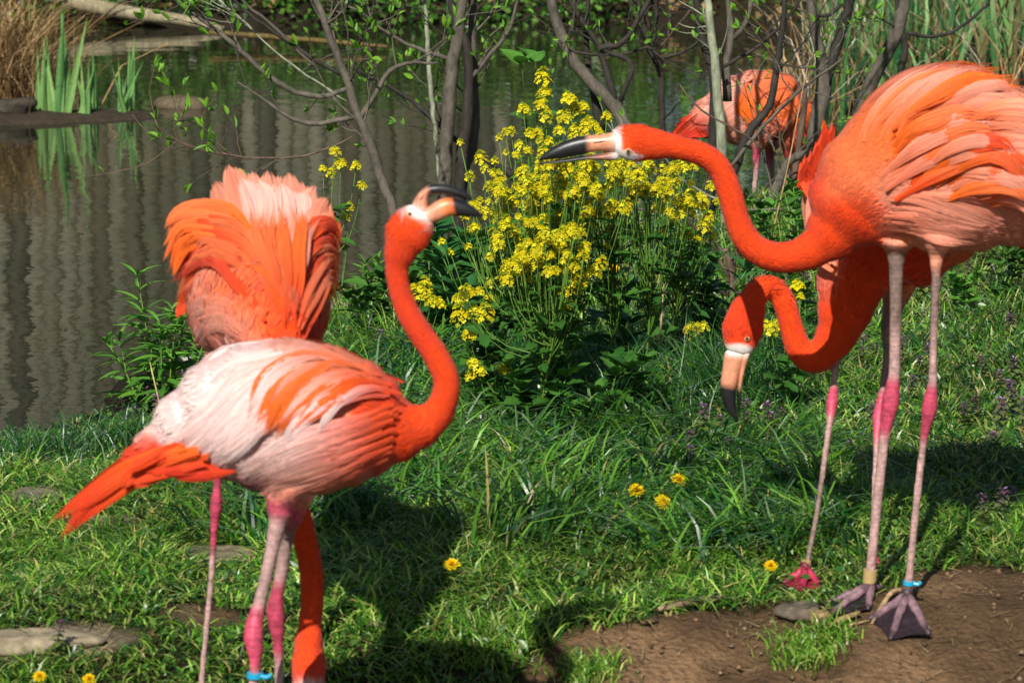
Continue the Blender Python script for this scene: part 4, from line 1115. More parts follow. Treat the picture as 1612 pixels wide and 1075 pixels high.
shrub('dark sinuous shrub with a forked trunk rising behind the yellow flowers', [
    ('grey', [(1000, 240, 24), (985, 205, 23), (968, 168, 22), (935, 135, 20), (905, 100, 19), (885, 60, 18), (872, 20, 17), (864, -10, 16)]),
    ('dark', [(968, 165, 12), (958, 120, 11), (945, 75, 11), (970, 74, 10), (990, 55, 9), (1010, 20, 9), (1025, -5, 8)]),
    ('dark', [(976, 160, 8), (988, 130, 8), (997, 105, 8), (985, 92, 8), (950, 78, 8), (925, 45, 8), (905, 15, 7), (895, -5, 7)]),
    ('dark', [(945, 205, 16, .06), (935, 150, 14, .06), (925, 100, 10, .06), (924, 40, 9, .06), (925, 0, 8, .06)]),
    ('dark', [(895, 80, 5), (940, 87, 5), (985, 85, 5), (1020, 73, 5), (1035, 85, 5), (1043, 100, 4)])], 10.0, 60, 50, 8)
shrub('thin straight dark stemmed shrub with a high fork beside the sinuous one', [
    ('dark', [(1043, 330, 11), (1043, 210, 10), (1042, 150, 10), (1040, 115, 10), (1028, 90, 9), (1015, 50, 8), (1005, 10, 8), (1003, -5, 7)]),
    ('dark', [(1041, 118, 6), (1045, 92, 6), (1070, 85, 5), (1095, 70, 5), (1115, 50, 4)]),
    ('brown', [(1036, 80, 4), (1060, 50, 3), (1080, 25, 3), (1095, 5, 3)])], 10.8, 36, 34, 9)
shrub('pale barked shrub with crossing dark stems growing before the wading flamingo', [
    ('pale', [(1150, 440, 17), (1142, 330, 17), (1138, 260, 17), (1133, 190, 16), (1128, 130, 15), (1122, 70, 14), (1116, 20, 13), (1110, -10, 12)]),
    ('dark', [(1118, 330, 15, .1), (1122, 220, 15, .1), (1124, 130, 15, .1), (1112, 80, 15, .1), (1100, 40, 13, .1), (1096, -5, 12, .1)]),
    ('grey', [(1145, 160, 15, .15), (1143, 110, 14, .15), (1150, 60, 12, .15), (1146, 0, 10, .15)]),
    ('grey', [(1155, 60, 9, .15), (1175, 35, 9, .15), (1182, 0, 8, .15)]),
    ('dark', [(1146, 300, 16, -.1), (1165, 240, 15, -.1), (1185, 200, 14, -.1), (1212, 165, 12, -.1), (1224, 100, 11, -.1), (1232, 40, 9, -.1), (1236, -5, 8, -.1)]),
    ('grey', [(1152, 262, 7, -.2), (1180, 225, 7, -.2), (1215, 185, 6, -.2), (1250, 150, 6, -.2), (1285, 122, 5, -.2), (1330, 90, 4, -.2)]),
    ('brown', [(1200, 235, 3, -.25), (1160, 205, 4, -.25), (1120, 185, 4, -.25), (1090, 160, 3, -.25), (1070, 135, 2, -.25)]),
    ('dark', [(1138, 105, 7), (1175, 85, 6), (1215, 55, 6), (1250, 15, 5), (1262, -5, 4)]),
    ('grey', [(1130, 330, 5, -.3), (1180, 330, 5, -.3), (1230, 330, 5, -.3), (1270, 328, 4, -.3)]),
    ('pale', [(1140, 320, 4, -.4), (1100, 300, 4, -.4), (1060, 275, 4, -.4), (1020, 262, 3, -.4)])], 9.3, 46, 80, 12, lsize=.024)
shrub('stout forked grey shrub between the wading flamingo and the reeds', [
    ('grey', [(1272, 340, 26), (1278, 260, 26), (1286, 190, 26), (1296, 140, 25), (1292, 90, 18), (1282, 40, 16), (1276, -5, 15)]),
    ('dark', [(1298, 135, 20), (1312, 90, 18), (1326, 40, 17), (1338, 0, 16)]),
    ('grey', [(1180, 402, 15, -.1), (1198, 350, 15, -.1), (1222, 295, 15, -.1), (1240, 256, 15, -.1), (1262, 244, 14, -.1), (1290, 240, 13, -.1)]),
    ('brown', [(1245, 400, 12, .05), (1248, 300, 12, .05), (1262, 200, 11, .05), (1268, 140, 8, .05)]),
    ('dark', [(1284, 26, 6), (1305, 24, 6), (1325, 8, 6)])], 9.8, 30, 34, 15)
shrub('leaning grey trunk behind the back of the large flamingo', [
    ('grey', [(1335, 260, 24), (1352, 180, 24), (1372, 130, 23), (1392, 90, 22), (1412, 52, 22), (1420, 20, 20), (1424, -5, 18)]),
    ('dark', [(1405, 180, 10), (1418, 110, 11), (1425, 75, 11), (1415, 30, 9), (1412, -5, 8)]),
    ('dark', [(1428, 52, 7), (1470, 58, 6), (1510, 45, 6), (1545, 15, 5), (1560, -5, 5)])], 10.6, 34, 30, 17)
shrub('thorny dark twigs rising from the grass by the yellow flowers', [
    ('brown', [(1160, 700, 14), (1156, 600, 13), (1153, 500, 13), (1150, 430, 12), (1140, 390, 10)]),
    ('brown', [(1150, 440, 6), (1120, 390, 5), (1085, 350, 4), (1060, 330, 3)]),
    ('grey', [(1148, 410, 5), (1110, 360, 4), (1070, 320, 4), (1045, 285, 3)]),
    ('dark', [(1152, 470, 6), (1110, 440, 5), (1080, 425, 3)])], 7.9, 18, 16, 19, name='thorny_shrub', tw_len=(.08, .2), grp=None)

# ------------------------------------------------------------------ yellow flowering cress
YEL = [hx('f2e214') * .82, hx('f6ee30') * .84, hx('e6d20e') * .8, hx('c9c41c') * .72]
def cress_head(seed, n, R, Hh):
    random.seed(seed)
    V = []; F = []; K = []
    def quad(pts, c):
        b_ = len(V); V.extend(pts); F.append([b_, b_ + 1, b_ + 2, b_ + 3]); K.extend([c] * 4)
    for i in range(n):
        t = (i + .5) / n
        a = i * 2.399 + random.uniform(-.3, .3)
        rr = R * math.sqrt(t) * random.uniform(.8, 1.1); z = Hh * (1 - t ** 1.2) * random.uniform(.85, 1.1)
        cen = Vector((rr * math.cos(a), rr * math.sin(a), z))
        nrm = Vector((math.cos(a) * rr / R, math.sin(a) * rr / R, .9)).normalized()
        x = nrm.orthogonal().normalized(); y = nrm.cross(x); ph = random.uniform(0, 1.57)
        if i < n * .14:                                         # green buds at the tip
            s = .0022
            for (ax, ay) in ((x, y), (y, nrm), (nrm, x)):
                quad([tuple(cen + (-ax - ay) * s), tuple(cen + (ax - ay) * s), tuple(cen + (ax + ay) * s), tuple(cen + (-ax + ay) * s)], hx('a9b82a') * .8)
            continue
        s = random.uniform(.0038, .006); c = random.choice(YEL) * random.uniform(.8, 1.05)
        for k_ in range(4):
            q = ph + k_ * 1.5708
            d = x * math.cos(q) + y * math.sin(q); e = x * -math.sin(q) + y * math.cos(q)
            quad([tuple(cen), tuple(cen + d * s * .7 - e * s * .5 + nrm * s * .25), tuple(cen + d * s * 1.15 + nrm * s * .1), tuple(cen + d * s * .7 + e * s * .5 + nrm * s * .25)], c * random.uniform(.9, 1.06))
        st = Vector((0, 0, z - .012))                           # pedicel
        w = Vector((.0005, 0, 0)); quad([tuple(st - w), tuple(st + w), tuple(cen + w), tuple(cen - w)], hx('8fae3a') * .7)
    return mesh_np('flower_head', V, F, MAT['petal'], np.array(K))
HEADS = [cress_head(100 + i, n, r, hh) for i, (n, r, hh) in enumerate([(26, .013, .016), (34, .016, .02), (20, .011, .02), (40, .017, .03), (16, .009, .014)])]
def cress(label, base_px, Y, heads, leaves=22, seed=0, spread=.08, lrange=(.05, .62), hs=1.0):
    random.seed(seed)
    b = P(base_px[0], base_px[1], Y); b.z = hz(b.x, b.y)
    root = empty('yellow_cress', b, label, 'flower', 'yellow cress plants in bloom')
    tops = [P(u, v, Y + random.uniform(-spread, spread)) for u, v in heads]
    main = max(tops, key=lambda p: p.z)
    ctrl = wand(b, main, (random.uniform(-.03, .03), random.uniform(-.02, .02), 0), 9)
    mb = MB(); sc = hx('6f9a38') * .58
    mb.tube(ctrl, np.linspace(.003, .0011, 9), 6, sc)
    nodes = []
    for p in tops:
        if p is main: c = ctrl
        else:
            f = min(.75, max(.12, ((p.z - b.z) / (main.z - b.z + 1e-6)) * random.uniform(.3, .65)))
            i = f * 8; k0 = int(i); s0 = ctrl[k0].lerp(ctrl[min(8, k0 + 1)], i - k0)
            dx = p - s0
            c = wand(s0, p, (dx.x * .12, dx.y * .12, -abs(dx.x) * .25 - .01), 7)
            mb.tube(c, np.linspace(.0014, .0007, 7), 5, sc * random.uniform(.85, 1.2))
        nodes.append(c)
    mb.build('stem', MAT['stem'], root)
    for p, c in zip(tops, nodes):
        d = (c[-1] - c[-2]).normalized()
        link('flower_head', random.choice(HEADS), root, M=Matrix.Translation(p) @ Vector((0, 0, 1)).rotation_difference((d + Vector((0, -.25, .6))).normalized()).to_matrix().to_4x4() @ Matrix.Rotation(random.uniform(0, 6.28), 4, 'Z') @ Matrix.Scale(random.uniform(.9, 1.35) * hs, 4))
    for j in range(int(leaves * 2.3)):
        c = random.choice(nodes + [ctrl, ctrl]); i = random.randint(1, len(c) - 2); p = c[i]
        if c is ctrl or True:
            if (p.z - b.z) / (main.z - b.z) > lrange[1] + .15: p = ctrl[random.randint(1, 5)]
        low = 1 - (p.z - b.z) / (main.z - b.z + 1e-6)
        a = random.uniform(0, 6.28)
        d = Vector((math.cos(a), math.sin(a), random.uniform(-.1, .7)))
        link('leaf', LM[random.choice(('ovate', 'lobed', 'lobed'))], root, M=orient(p, d, random.uniform(-.5, .5), (.026 + .04 * low) * random.uniform(.7, 1.3)))
    return root
random.seed(77)
def cloud(cu, cv, ru, rv, n):
    return [(cu + random.gauss(0, .62) * ru, cv + random.gauss(0, .6) * rv) for _ in range(int(n * 2.0))]
cress('lone tall yellow cress stalk beside the fan tailed flamingo', (552, 560), 7.3, [(527, 243), (508, 268), (522, 278), (536, 262), (560, 268), (569, 296), (549, 330), (545, 345)], 12, 1, .02, (.05, .9), .85)
cress('tallest yellow cress spire standing above the bed of cress', (868, 655), 6.9, [(855, 132), (858, 150), (852, 172), (860, 190), (825, 180), (835, 215), (805, 212), (850, 225), (818, 235)], 14, 2, .05)
cress('yellow cress with a dense rounded top beside the tall spire', (905, 660), 6.85, [(895, 160), (905, 178), (888, 190), (918, 172), (925, 195), (880, 210), (935, 205), (955, 190), (905, 215), (920, 215)], 18, 3, .05)
for i, (lab, bu, bv, Y, cl, lv) in enumerate([
    ('bushy yellow cress on the side of the bed nearest the gaping flamingo', 808, 665, 6.6, cloud(795, 325, 55, 60, 26), 30),
    ('bushy yellow cress thick with bloom in the middle of the bed', 850, 670, 6.5, cloud(850, 300, 65, 75, 32), 32),
    ('broad yellow cress in bloom below the stretched bill', 895, 668, 6.6, cloud(900, 300, 60, 70, 30), 32),
    ('yellow cress with drooping heads low in the bed', 845, 690, 6.35, cloud(845, 395, 75, 45, 22), 34),
    ('loose yellow cress with paler gaps below the stretched neck', 960, 668, 6.7, cloud(955, 300, 50, 75, 20), 30),
    ('slender yellow cress crossing the thorny twigs', 1010, 660, 6.8, cloud(1030, 285, 55, 50, 22), 26),
    ('yellow cress with scattered small heads near the bent flamingo', 1060, 650, 7.0, cloud(1070, 320, 55, 60, 20), 24)]):
    cress(lab, (bu, bv), Y, cl, lv, 10 + i, hs=.78)
cress('low yellow cress leaning out at the edge of the bed', (790, 650), 6.55, [(735, 465), (755, 462), (722, 480), (770, 475), (745, 492), (765, 500), (728, 505), (752, 515), (740, 530), (775, 450), (785, 440)], 26, 31)
cress('small yellow cress behind the curved neck of the pale backed flamingo', (690, 560), 7.2, [(650, 455), (662, 470), (678, 478), (668, 462), (690, 482), (640, 470)], 14, 32, .03)
cress('short yellow cress sprig at the shaded foot of the bed', (800, 640), 6.4, [(748, 578), (755, 590), (742, 596), (795, 585)], 10, 33, .03)
cress('dim yellow cress heads deep in the shade of the bed', (870, 660), 6.5, cloud(880, 455, 60, 40, 16), 26, 34)
cress('short yellow cress beside the bill of the bent flamingo', (1100, 640), 6.9, [(1085, 520), (1098, 524), (1108, 520), (1092, 530), (1080, 585)], 12, 35, .03)
cress('small yellow cress half hidden behind the bent neck', (1225, 640), 6.6, [(1215, 525), (1205, 520), (1222, 518), (1255, 455), (1260, 470)], 10, 36, .03)

# ------------------------------------------------------------------ broad leaved herbs
def herb(name, label, base, height, stems, leaf, lsz, cat='plant', group=None, seed=0, spread=.35, pairs=7, mat='stem', whorl=3, sc='6f9a3c', upw=.35):
    random.seed(seed)
    base = Vector(base); base.z = hz(base.x, base.y)
    root = empty(name, base, label, cat, group)
    for s in range(stems):
        a = random.uniform(0, 6.28); hh = height * random.uniform(.65, 1.1)
        top = base + Vector((math.cos(a) * spread * hh, math.sin(a) * spread * hh * .7, hh))
        off = Vector((random.gauss(0, .02), random.gauss(0, .02), -.005))
        c = wand(base + off, top, (0, 0, .02), 8)
        mb = MB(); mb.tube(c, np.linspace(.0034, .0012, 8), 5, hx(sc) * .7); mb.build('stem', MAT[mat], root)
        for i in range(pairs):
            f = .15 + .85 * i / (pairs - 1)
            x = f * 7; k0 = min(6, int(x)); p = c[k0].lerp(c[k0 + 1], x - k0)
            for j in range(whorl if i < pairs - 1 else whorl + 2):
                b_ = random.uniform(0, 6.28)
                d = Vector((math.cos(b_), math.sin(b_), upw + .9 * f ** 3))
                link('leaf', LM[leaf if isinstance(leaf, str) else random.choice(leaf)], root, M=orient(p, d, random.uniform(-.4, .4), lsz * (1.1 - .5 * f) * random.uniform(.75, 1.25)))
    return root
herb('willowherb', 'leafy willowherb clump at the water edge beside the fan tailed flamingo', G(265, 640), .30, 6, ('lance', 'lance2'), .095, seed=1, spread=.3, pairs=8)
herb('willowherb', 'smaller leafy willowherb nearer the open water', G(215, 640), .20, 4, ('lance', 'lance2'), .085, seed=2, spread=.45)
herb('willowherb', 'willowherb shoots beside the white stone on the bank', G(310, 600), .2, 3, ('lance', 'lance2'), .08, seed=3)
herb('burdock', 'dark leafy herb at the foot of the two grey trunks', G(705, 500), .24, 5, 'dark', .13, seed=4, spread=.35, pairs=6)
herb('burdock', 'dark leafy herb between the trunks and the cress bed', G(765, 500), .2, 4, 'dark', .12, seed=5, spread=.4, pairs=5)
herb('ground_herb', 'pale green leafy herb at the foot of the lone cress stalk', G(575, 545), .14, 5, 'ovate', .06, seed=6, spread=.5, pairs=5)
herb('ground_herb', 'pale green herb behind the curved neck of the pale backed flamingo', G(625, 520), .16, 4, 'ovate', .07, seed=7, spread=.4, pairs=5)
herb('maple_seedling', 'young sapling with broad drooping leaves behind the tall cress spire', P(838, 430, 8.6), .52, 2, 'heart', .11, seed=8, spread=.1, pairs=4, whorl=2, upw=-.1, sc='5a4a35')
herb('ground_herb', 'leafy herb with small heart leaves under the stretched neck', G(1100, 470), .16, 4, 'heart', .04, seed=9, spread=.4, pairs=6)
herb('ground_herb', 'heart leaved herb on the shore beyond the stretched neck', G(1265, 395), .22, 3, 'heart', .05, seed=10, spread=.2, pairs=5)
herb('ground_herb', 'shaded leafy herb at the dark foot of the cress bed', G(905, 690), .09, 3, 'ovate', .06, seed=11, spread=.5, pairs=3)
herb('ground_herb', 'broad leaved herb among the lower stems of the cress', G(1010, 620), .2, 3, 'dark', .12, seed=12, spread=.4, pairs=4)
herb('ground_herb', 'dense low herb along the shaded side of the cress bed', G(780, 650), .13, 5, 'ovate', .055, seed=13, spread=.6, pairs=4)
herb('ground_herb', 'leafy herb below the middle of the cress bed', G(850, 680), .14, 5, 'lobed', .08, seed=14, spread=.5, pairs=4)
herb('ground_herb', 'leafy herb in grass below the scattered cress heads', G(960, 675), .13, 5, 'lobed', .08, seed=15, spread=.5, pairs=4)
for j_, (lab_, u_, v_, hh_, st_, lf_, ls_) in enumerate([
    ('tall leafy weed between the cress bed and the thorny twigs', 1085, 560, .26, 4, 'ovate', .065), ('leafy weed at the root of the thorny twigs', 1140, 560, .22, 4, 'dark', .09), ('nettle like weed seen through the loop of the bent neck', 1215, 600, .17, 4, 'ovate', .055),
    ('leafy weed on the shore under the level neck', 1190, 440, .2, 4, 'heart', .05), ('leafy weed on the shore against the chest of the large flamingo', 1245, 450, .22, 4, 'ovate', .06), ('spreading weed in the lawn close behind the bent neck', 1275, 530, .14, 4, 'ovate', .05),
    ('lance leaved weed at the water edge behind the curved neck', 640, 470, .2, 4, 'lance', .08), ('lance leaved weed left of the lone cress stalk', 560, 510, .16, 4, 'lance', .07), ('broad weed before the two grey trunks', 680, 545, .2, 5, 'ovate', .075), ('broad dark weed beside the low leaning cress', 745, 560, .22, 4, 'dark', .11),
    ('low weed in the lawn past the tail of the large flamingo', 1585, 470, .14, 4, 'ovate', .05), ('low weed beside the rear leg of the large flamingo', 1510, 500, .1, 4, 'heart', .04)]):
    herb('leafy_weed', lab_, G(u_, v_), hh_, st_, lf_, ls_, seed=60 + j_, spread=.4, pairs=6)
def big_leaf(label, u, v, kind, size, d, roll=0):
    p = G(u, v); root = empty('dock_leaf', p, label, 'leaf')
    mb = MB(); q = p + Vector(d).normalized() * .025; mb.tube([p - Vector((0, 0, .01)), q], [.003, .002], 6, hx('86a850') * .7); mb.build('stalk', MAT['stem'], root)
    link('blade', LM[kind], root, M=orient(q, d, roll, size))
big_leaf('upright pale dock leaf standing in the lawn behind the large flamingo', 1530, 555, 'dock', .085, (.25, -.25, 1), .3)
big_leaf('curled pale dock leaf low in the lawn beside the upright one', 1510, 560, 'dock', .05, (-.4, -.6, .5))
big_leaf('large dark veined leaf inside the cress bed', 1012, 540, 'dock', .13, (.4, -.5, 1))
big_leaf('single glossy leaf hanging over grass at the foot of the cress', 900, 690, 'ovate', .07, (.1, -.9, -.1))
big_leaf('flat yellow green leaf in the grass below the cress', 975, 705, 'dock', .07, (.8, -.5, .2))

# ------------------------------------------------------------------ dead nettles, dandelions
PUR = hx('7a5566') * .7
def nettle_mesh(seed):
    random.seed(seed); V = []; F = []; K = []
    H = random.uniform(.05, .09)
    def leafq(p, d, L, w, c):
        s = Vector((-d.y, d.x, 0)); s = s.normalized() if s.length > 1e-4 else Vector((1, 0, 0))
        b_ = len(V); m = p + d * L * .5
        V.extend([tuple(p), tuple(m - s * w + Vector((0, 0, w * .2))), tuple(p + d * L - Vector((0, 0, L * .25))), tuple(m + s * w + Vector((0, 0, w * .2))), tuple(m - Vector((0, 0, w * .1)))])
        F.extend([[b_, b_ + 1, b_ + 4], [b_ + 1, b_ + 2, b_ + 4], [b_ + 2, b_ + 3, b_ + 4], [b_ + 3, b_, b_ + 4]]); K.extend([c * random.uniform(.8, 1.2)] * 5)
    b_ = len(V); w = .0016
    V.extend([(-w, -w, -.01), (w, -w, -.01), (0, w, -.01), (-w * .6, -w * .6, H), (w * .6, -w * .6, H), (0, w * .6, H)])
    for f in ([0, 1, 4], [0, 4, 3], [1, 2, 5], [1, 5, 4], [2, 0, 3], [2, 3, 5]): F.append([b_ + q for q in f])
    K.extend([hx('8a7a5a') * .6] * 6)
    for lvl in range(7):
        f = .25 + .75 * lvl / 6
        for j in range(4):
            a = j * 1.57 + lvl * .8 + random.uniform(-.2, .2)
            c = lerp(hx('7f9448') * .7, PUR, max(0, min(1, (f - .55) * 2.4)))
            leafq(Vector((0, 0, H * f)), Vector((math.cos(a), math.sin(a), random.uniform(-.1, .4))).normalized(), (.024 - .011 * f) * random.uniform(.8, 1.2), .0075 * (1.2 - .5 * f), c)
        if f > .6:
            for j in range(2):
                a = random.uniform(0, 6.28); leafq(Vector((0, 0, H * f + .002)), Vector((math.cos(a), math.sin(a), .6)).normalized(), .011, .0024, hx('b58ac8') * .8)
    return mesh_np('dead_nettle', V, F, MAT['grass'], np.array(K))
NET = [nettle_mesh(i) for i in range(6)]
random.seed(40)
nspots = [(1360, 600), (1372, 585), (1300, 520), (1525, 420), (1545, 430), (1560, 415), (1580, 400), (1600, 425), (1530, 455), (1500, 440), (1580, 450), (1605, 470), (1490, 470), (1450, 480), (1550, 470), (1515, 395),
          (1230, 690), (1215, 700), (1175, 705), (1140, 700), (1105, 705), (1120, 720), (1085, 730), (1150, 735), (1230, 715), (1270, 470), (1290, 450), (1110, 430), (1540, 680), (1570, 690), (1595, 670), (1520, 690), (1605, 700),
          (1560, 720), (1450, 600), (1475, 590), (1430, 640), (1590, 540), (1420, 590), (565, 530), (580, 540), (600, 560), (555, 550), (620, 545), (590, 575), (250, 660), (235, 650), (280, 670), (300, 655), (220, 675),
          (1080, 770), (1070, 640), (1600, 610), (1580, 630), (1545, 610), (1345, 730), (1360, 690), (1590, 810), (1575, 830), (1545, 850), (86, 1040), (1395, 700), (1460, 690)]
for i, (u, v) in enumerate(nspots):
    u += random.uniform(-6, 6); v += random.uniform(-4, 4)
    p = G(u, v)
    zone = ('purple dead nettle in the sunny sward just past the back of the large flamingo' if u > 1330 and v < 485 else 'purple dead nettle close around the upright dock leaf' if u > 1330 and v < 645 else 'purple dead nettle behind the legs of the large flamingo' if 1330 < u < 1500 and v < 740 else 'purple dead nettle in the shadow of the large flamingo' if u > 1330 and v > 740 else 'purple dead nettle in the patch between dock leaf and flamingo shadow' if u > 1330 else 'purple dead nettle behind the bent neck, beside the thorny twigs' if u > 1030 and v < 560 else 'purple dead nettle in the grass under the bill of the bent flamingo' if u > 1160 else 'purple dead nettle between the dandelion trio and the bent bill' if u > 1030 else 'purple dead nettle on the bank near the lone cress stalk' if u > 400 else 'purple dead nettle by the willowherb at the water edge' if v < 900 else 'purple dead nettle beside the pale stepping stone')
    o = link('dead_nettle', NET[i % 6], None, M=Matrix.Translation(p) @ Matrix.Rotation(random.uniform(0, 6.28), 4, 'Z') @ Matrix.Rotation(random.uniform(-.25, .25), 4, 'X') @ Matrix.Scale(random.uniform(.75, 1.25) * (1.15 if v < 500 else 1), 4))
    props(o, zone, 'plant', 'purple dead nettles')
def dandelion(label, u, v, r=.015, hgt=.045, tilt=(0, -.5, 1)):
    random.seed(int(u + v)); p = G(u, v + 40); p = P(u, v, p.y); gz = hz(p.x, p.y); top = Vector((p.x, p.y, max(p.z, gz + .02)))
    b = Vector((p.x + random.uniform(-.01, .01), p.y + .015, gz - .005))
    root = empty('dandelion', (b.x, b.y, gz), label, 'flower', 'dandelions in the lawn')
    mb = MB(); mb.tube(wand(b, top, (0, 0, .004), 5), np.linspace(.002, .0017, 5), 6, hx('9aa85a') * .7); mb.build('stem', MAT['stem'], root)
    V = []; F = []; K = []
    ax = Vector(tilt).normalized(); x = ax.orthogonal().normalized(); y = ax.cross(x)
    for ring, (n, rr, el) in enumerate([(30, 1.0, .05), (30, .88, .3), (26, .72, .6), (20, .55, .9), (12, .4, 1.25)]):
        for i in range(n):
            a = 6.283 * (i + random.uniform(-.3, .3)) / n
            d = (x * math.cos(a) + y * math.sin(a)) * math.cos(el) + ax * math.sin(el); s = x * -math.sin(a) + y * math.cos(a)
            L = r * rr * random.uniform(.7, 1.15); w = r * .06
            b_ = len(V); q = top + ax * .0012 * ring
            V.extend([tuple(q - s * w * .5), tuple(q + s * w * .5), tuple(q + d * L + s * w + ax * .001), tuple(q + d * L - s * w + ax * .001)])
            F.append([b_, b_ + 1, b_ + 2, b_ + 3]); K.extend([lerp(hx('f4b60c'), hx('fadc14'), rr) * .86] * 4)
    mb = MB(); mb.add(V, F, K); mb.build('flower_head', MAT['petal'], root)
    mb = MB(); mb.tube([top - ax * .009, top - ax * .004, top], [.002, .005, .0055], 9, hx('6f8a3c') * .6); mb.build('sepals', MAT['stem'], root)
dandelion('plump dandelion nearest the cress, in the middle of the close trio', 1002, 774, .0165)
dandelion('dandelion with a flat wide head, farthest back of the close trio', 1068, 757, .0155, tilt=(.2, -.5, 1))
dandelion('half open dandelion, lowest of the close trio', 1043, 790, .015, tilt=(.3, -.9, .6))
dandelion('dandelion in the shadow of the fluffed flamingo', 711, 890, .014)
dandelion('ragged dandelion in grass beside the crimson foot', 1213, 892, .012)
dandelion('orange dandelion amid the stems of the cress', 966, 424, .016, tilt=(0, -.9, .5))
dandelion('dandelion beside the pale stepping stone and purple nettle', 62, 1066, .011)
dandelion('dandelion in the grass below the pale stepping stone', 140, 1070, .011)

# ------------------------------------------------------------------ irises on the mud spit, dry sedge, reeds
spit_pts = [P(-60, 188, 14.6), P(40, 186, 14.65), P(120, 186, 14.7), P(200, 182, 14.8), P(250, 176, 15.0)]
mb = MB()
A_ = crom([(p.x, p.y, WATER - .03, r) for p, r in zip(spit_pts, (.30, .26, .22, .2, .1))], .05)
mb.tube([a[:3] for a in A_], A_[:, 3], 16, hx('40372b') * .8, flat=.28, wob=.07)
mb.build('mud_bank', MAT['stone'], None, (spit_pts[2].x, spit_pts[2].y, WATER), kind='structure')
def rock(name, label, c, sx, sy, sz, col, seed=0, rot=0, cat='stone', sink=.35, group=None):
    random.seed(seed)
    bm = bmesh.new(); bmesh.ops.create_icosphere(bm, subdivisions=3, radius=1)
    ph = [random.uniform(0, 6) for _ in range(6)]
    for v in bm.verts:
        q = v.co
        n_ = .13 * math.sin(2.3 * q.x + ph[0]) * math.sin(2.1 * q.y + ph[1]) + .10 * math.sin(4.1 * q.z + ph[2] + q.x * 2) + .06 * math.sin(7 * q.x + ph[3]) * math.sin(6 * q.y + ph[4])
        v.co = q * (1 + n_)
        v.co.z = max(-.9, min(v.co.z, .62 + .1 * math.sin(3 * q.x + ph[5])))
    bmesh.ops.scale(bm, vec=(sx, sy, sz), verts=bm.verts)
    bmesh.ops.rotate(bm, cent=(0, 0, 0), matrix=Matrix.Rotation(rot, 3, 'Z'), verts=bm.verts)
    V = np.array([v.co for v in bm.verts]); F = np.array([[v.index for v in f.verts] for f in bm.faces]); bm.free()
    K = np.outer(rng.uniform(.85, 1.15, len(V)), np.asarray(col))
    o = link(name, mesh_np(name, V, F, MAT['stone'], K), None, loc=Vector(c) + Vector((0, 0, sz * (.62 - sink))))
    return props(o, label, cat, group)
def iris(label, u, v, Y, hs, seed, lean=.12, n=7):
    random.seed(seed); b = P(u, v, Y); b.z = max(hz(b.x, b.y), WATER + .02)
    root = empty('iris', b, label, 'iris', 'irises on the mud bank')
    for i in range(n):
        d = Vector((random.gauss(0, lean), random.gauss(0, lean * .6), 1)).normalized()
        link('blade', LM[random.choice(('iris', 'iris', 'iris2'))], root, M=Matrix.Translation(b + Vector((random.gauss(0, .018), random.gauss(0, .015), -.02))) @ Vector((0, 1, 0)).rotation_difference(d).to_matrix().to_4x4() @ Matrix.Rotation(random.choice((0, 3.14)) + random.uniform(-.5, .5), 4, 'Y') @ Matrix.Scale(hs * random.uniform(.6, 1.05), 4))
iris('upright iris beside the dry sedge', 68, 165, 14.7, .46, 1, .05, 5)
iris('tallest iris, its blades spreading outward', 98, 168, 14.65, .54, 2, .1, 5)
iris('short pale splayed iris next to the tallest one', 132, 172, 14.65, .27, 3, .2, 4)
iris('slim pale iris in the gap of the row', 150, 172, 14.8, .32, 4, .07, 3)
iris('low dark iris next to the end of the row', 188, 172, 14.75, .28, 5, .22, 6)
iris('dark tall iris at the open water end of the row', 205, 172, 14.9, .38, 6, .06, 4)
rock('rock', 'rounded brown rock breaking the water past the irises', P(285, 172, 15.2), .14, .1, .06, hx('6a5d4a') * .8, 4, sink=.3)
rock('rock', 'small dark rock in the mud under the dry sedge', P(22, 172, 14.6), .10, .08, .05, hx('4a443a') * .8, 5, sink=.3)
rock('rock', 'pale boulder half hidden in the dry sedge', P(52, 120, 17.0), .12, .08, .12, hx('8f8f84') * .8, 6, sink=.3)
def blades(name, pts, hgt, wid, lean, cols, mat, label=None, cat=None, kind='stuff', dirn=None, curl=1.0, base=(0, 0, 0), seg=(0, .4, .75)):
    n = len(pts)
    a = rng.uniform(0, 2 * math.pi, n) if dirn is None else dirn
    d = np.stack([np.cos(a), np.sin(a), np.zeros(n)], 1)
    yaw = rng.uniform(0, 2 * math.pi, n); s = np.stack([np.cos(yaw), np.sin(yaw), np.zeros(n)], 1)
    ln = lean * rng.uniform(.3, 1.5, n)
    rows = []
    for t in seg + (1.0,):
        off = d * (hgt * ln * (t ** 1.8))[:, None] * curl
        zz = hgt * t * (1 - .42 * np.minimum(1.6, ln) * t * t)
        c = pts + off; c = c.copy(); c[:, 2] += zz
        if t < 1: rows += [c - s * (wid * (1 - .55 * t * t))[:, None], c + s * (wid * (1 - .55 * t * t))[:, None]]
        else: rows.append(c)
    k = len(rows)
    V = np.stack(rows, 1).reshape(-1, 3)
    b = (np.arange(n) * k)[:, None]
    Fs = []
    for i in range(0, k - 3, 2): Fs += [b + np.array([[i, i + 1, i + 3]]), b + np.array([[i, i + 3, i + 2]])]
    Fs.append(b + np.array([[k - 3, k - 2, k - 1]]))
    K = np.repeat(cols, k, 0).reshape(n, k, 3) * np.linspace(.85, 1.12, k)[None, :, None]
    o = link(name, mesh_np(name, V - np.array(base), np.concatenate(Fs), MAT[mat], K.reshape(-1, 3)), None, loc=base)
    return props(o, label, cat, None, kind)
def pickc(cols, n, lo=.75, hi=1.25): return np.array(cols)[rng.integers(0, len(cols), n)] * rng.uniform(lo, hi, n)[:, None]
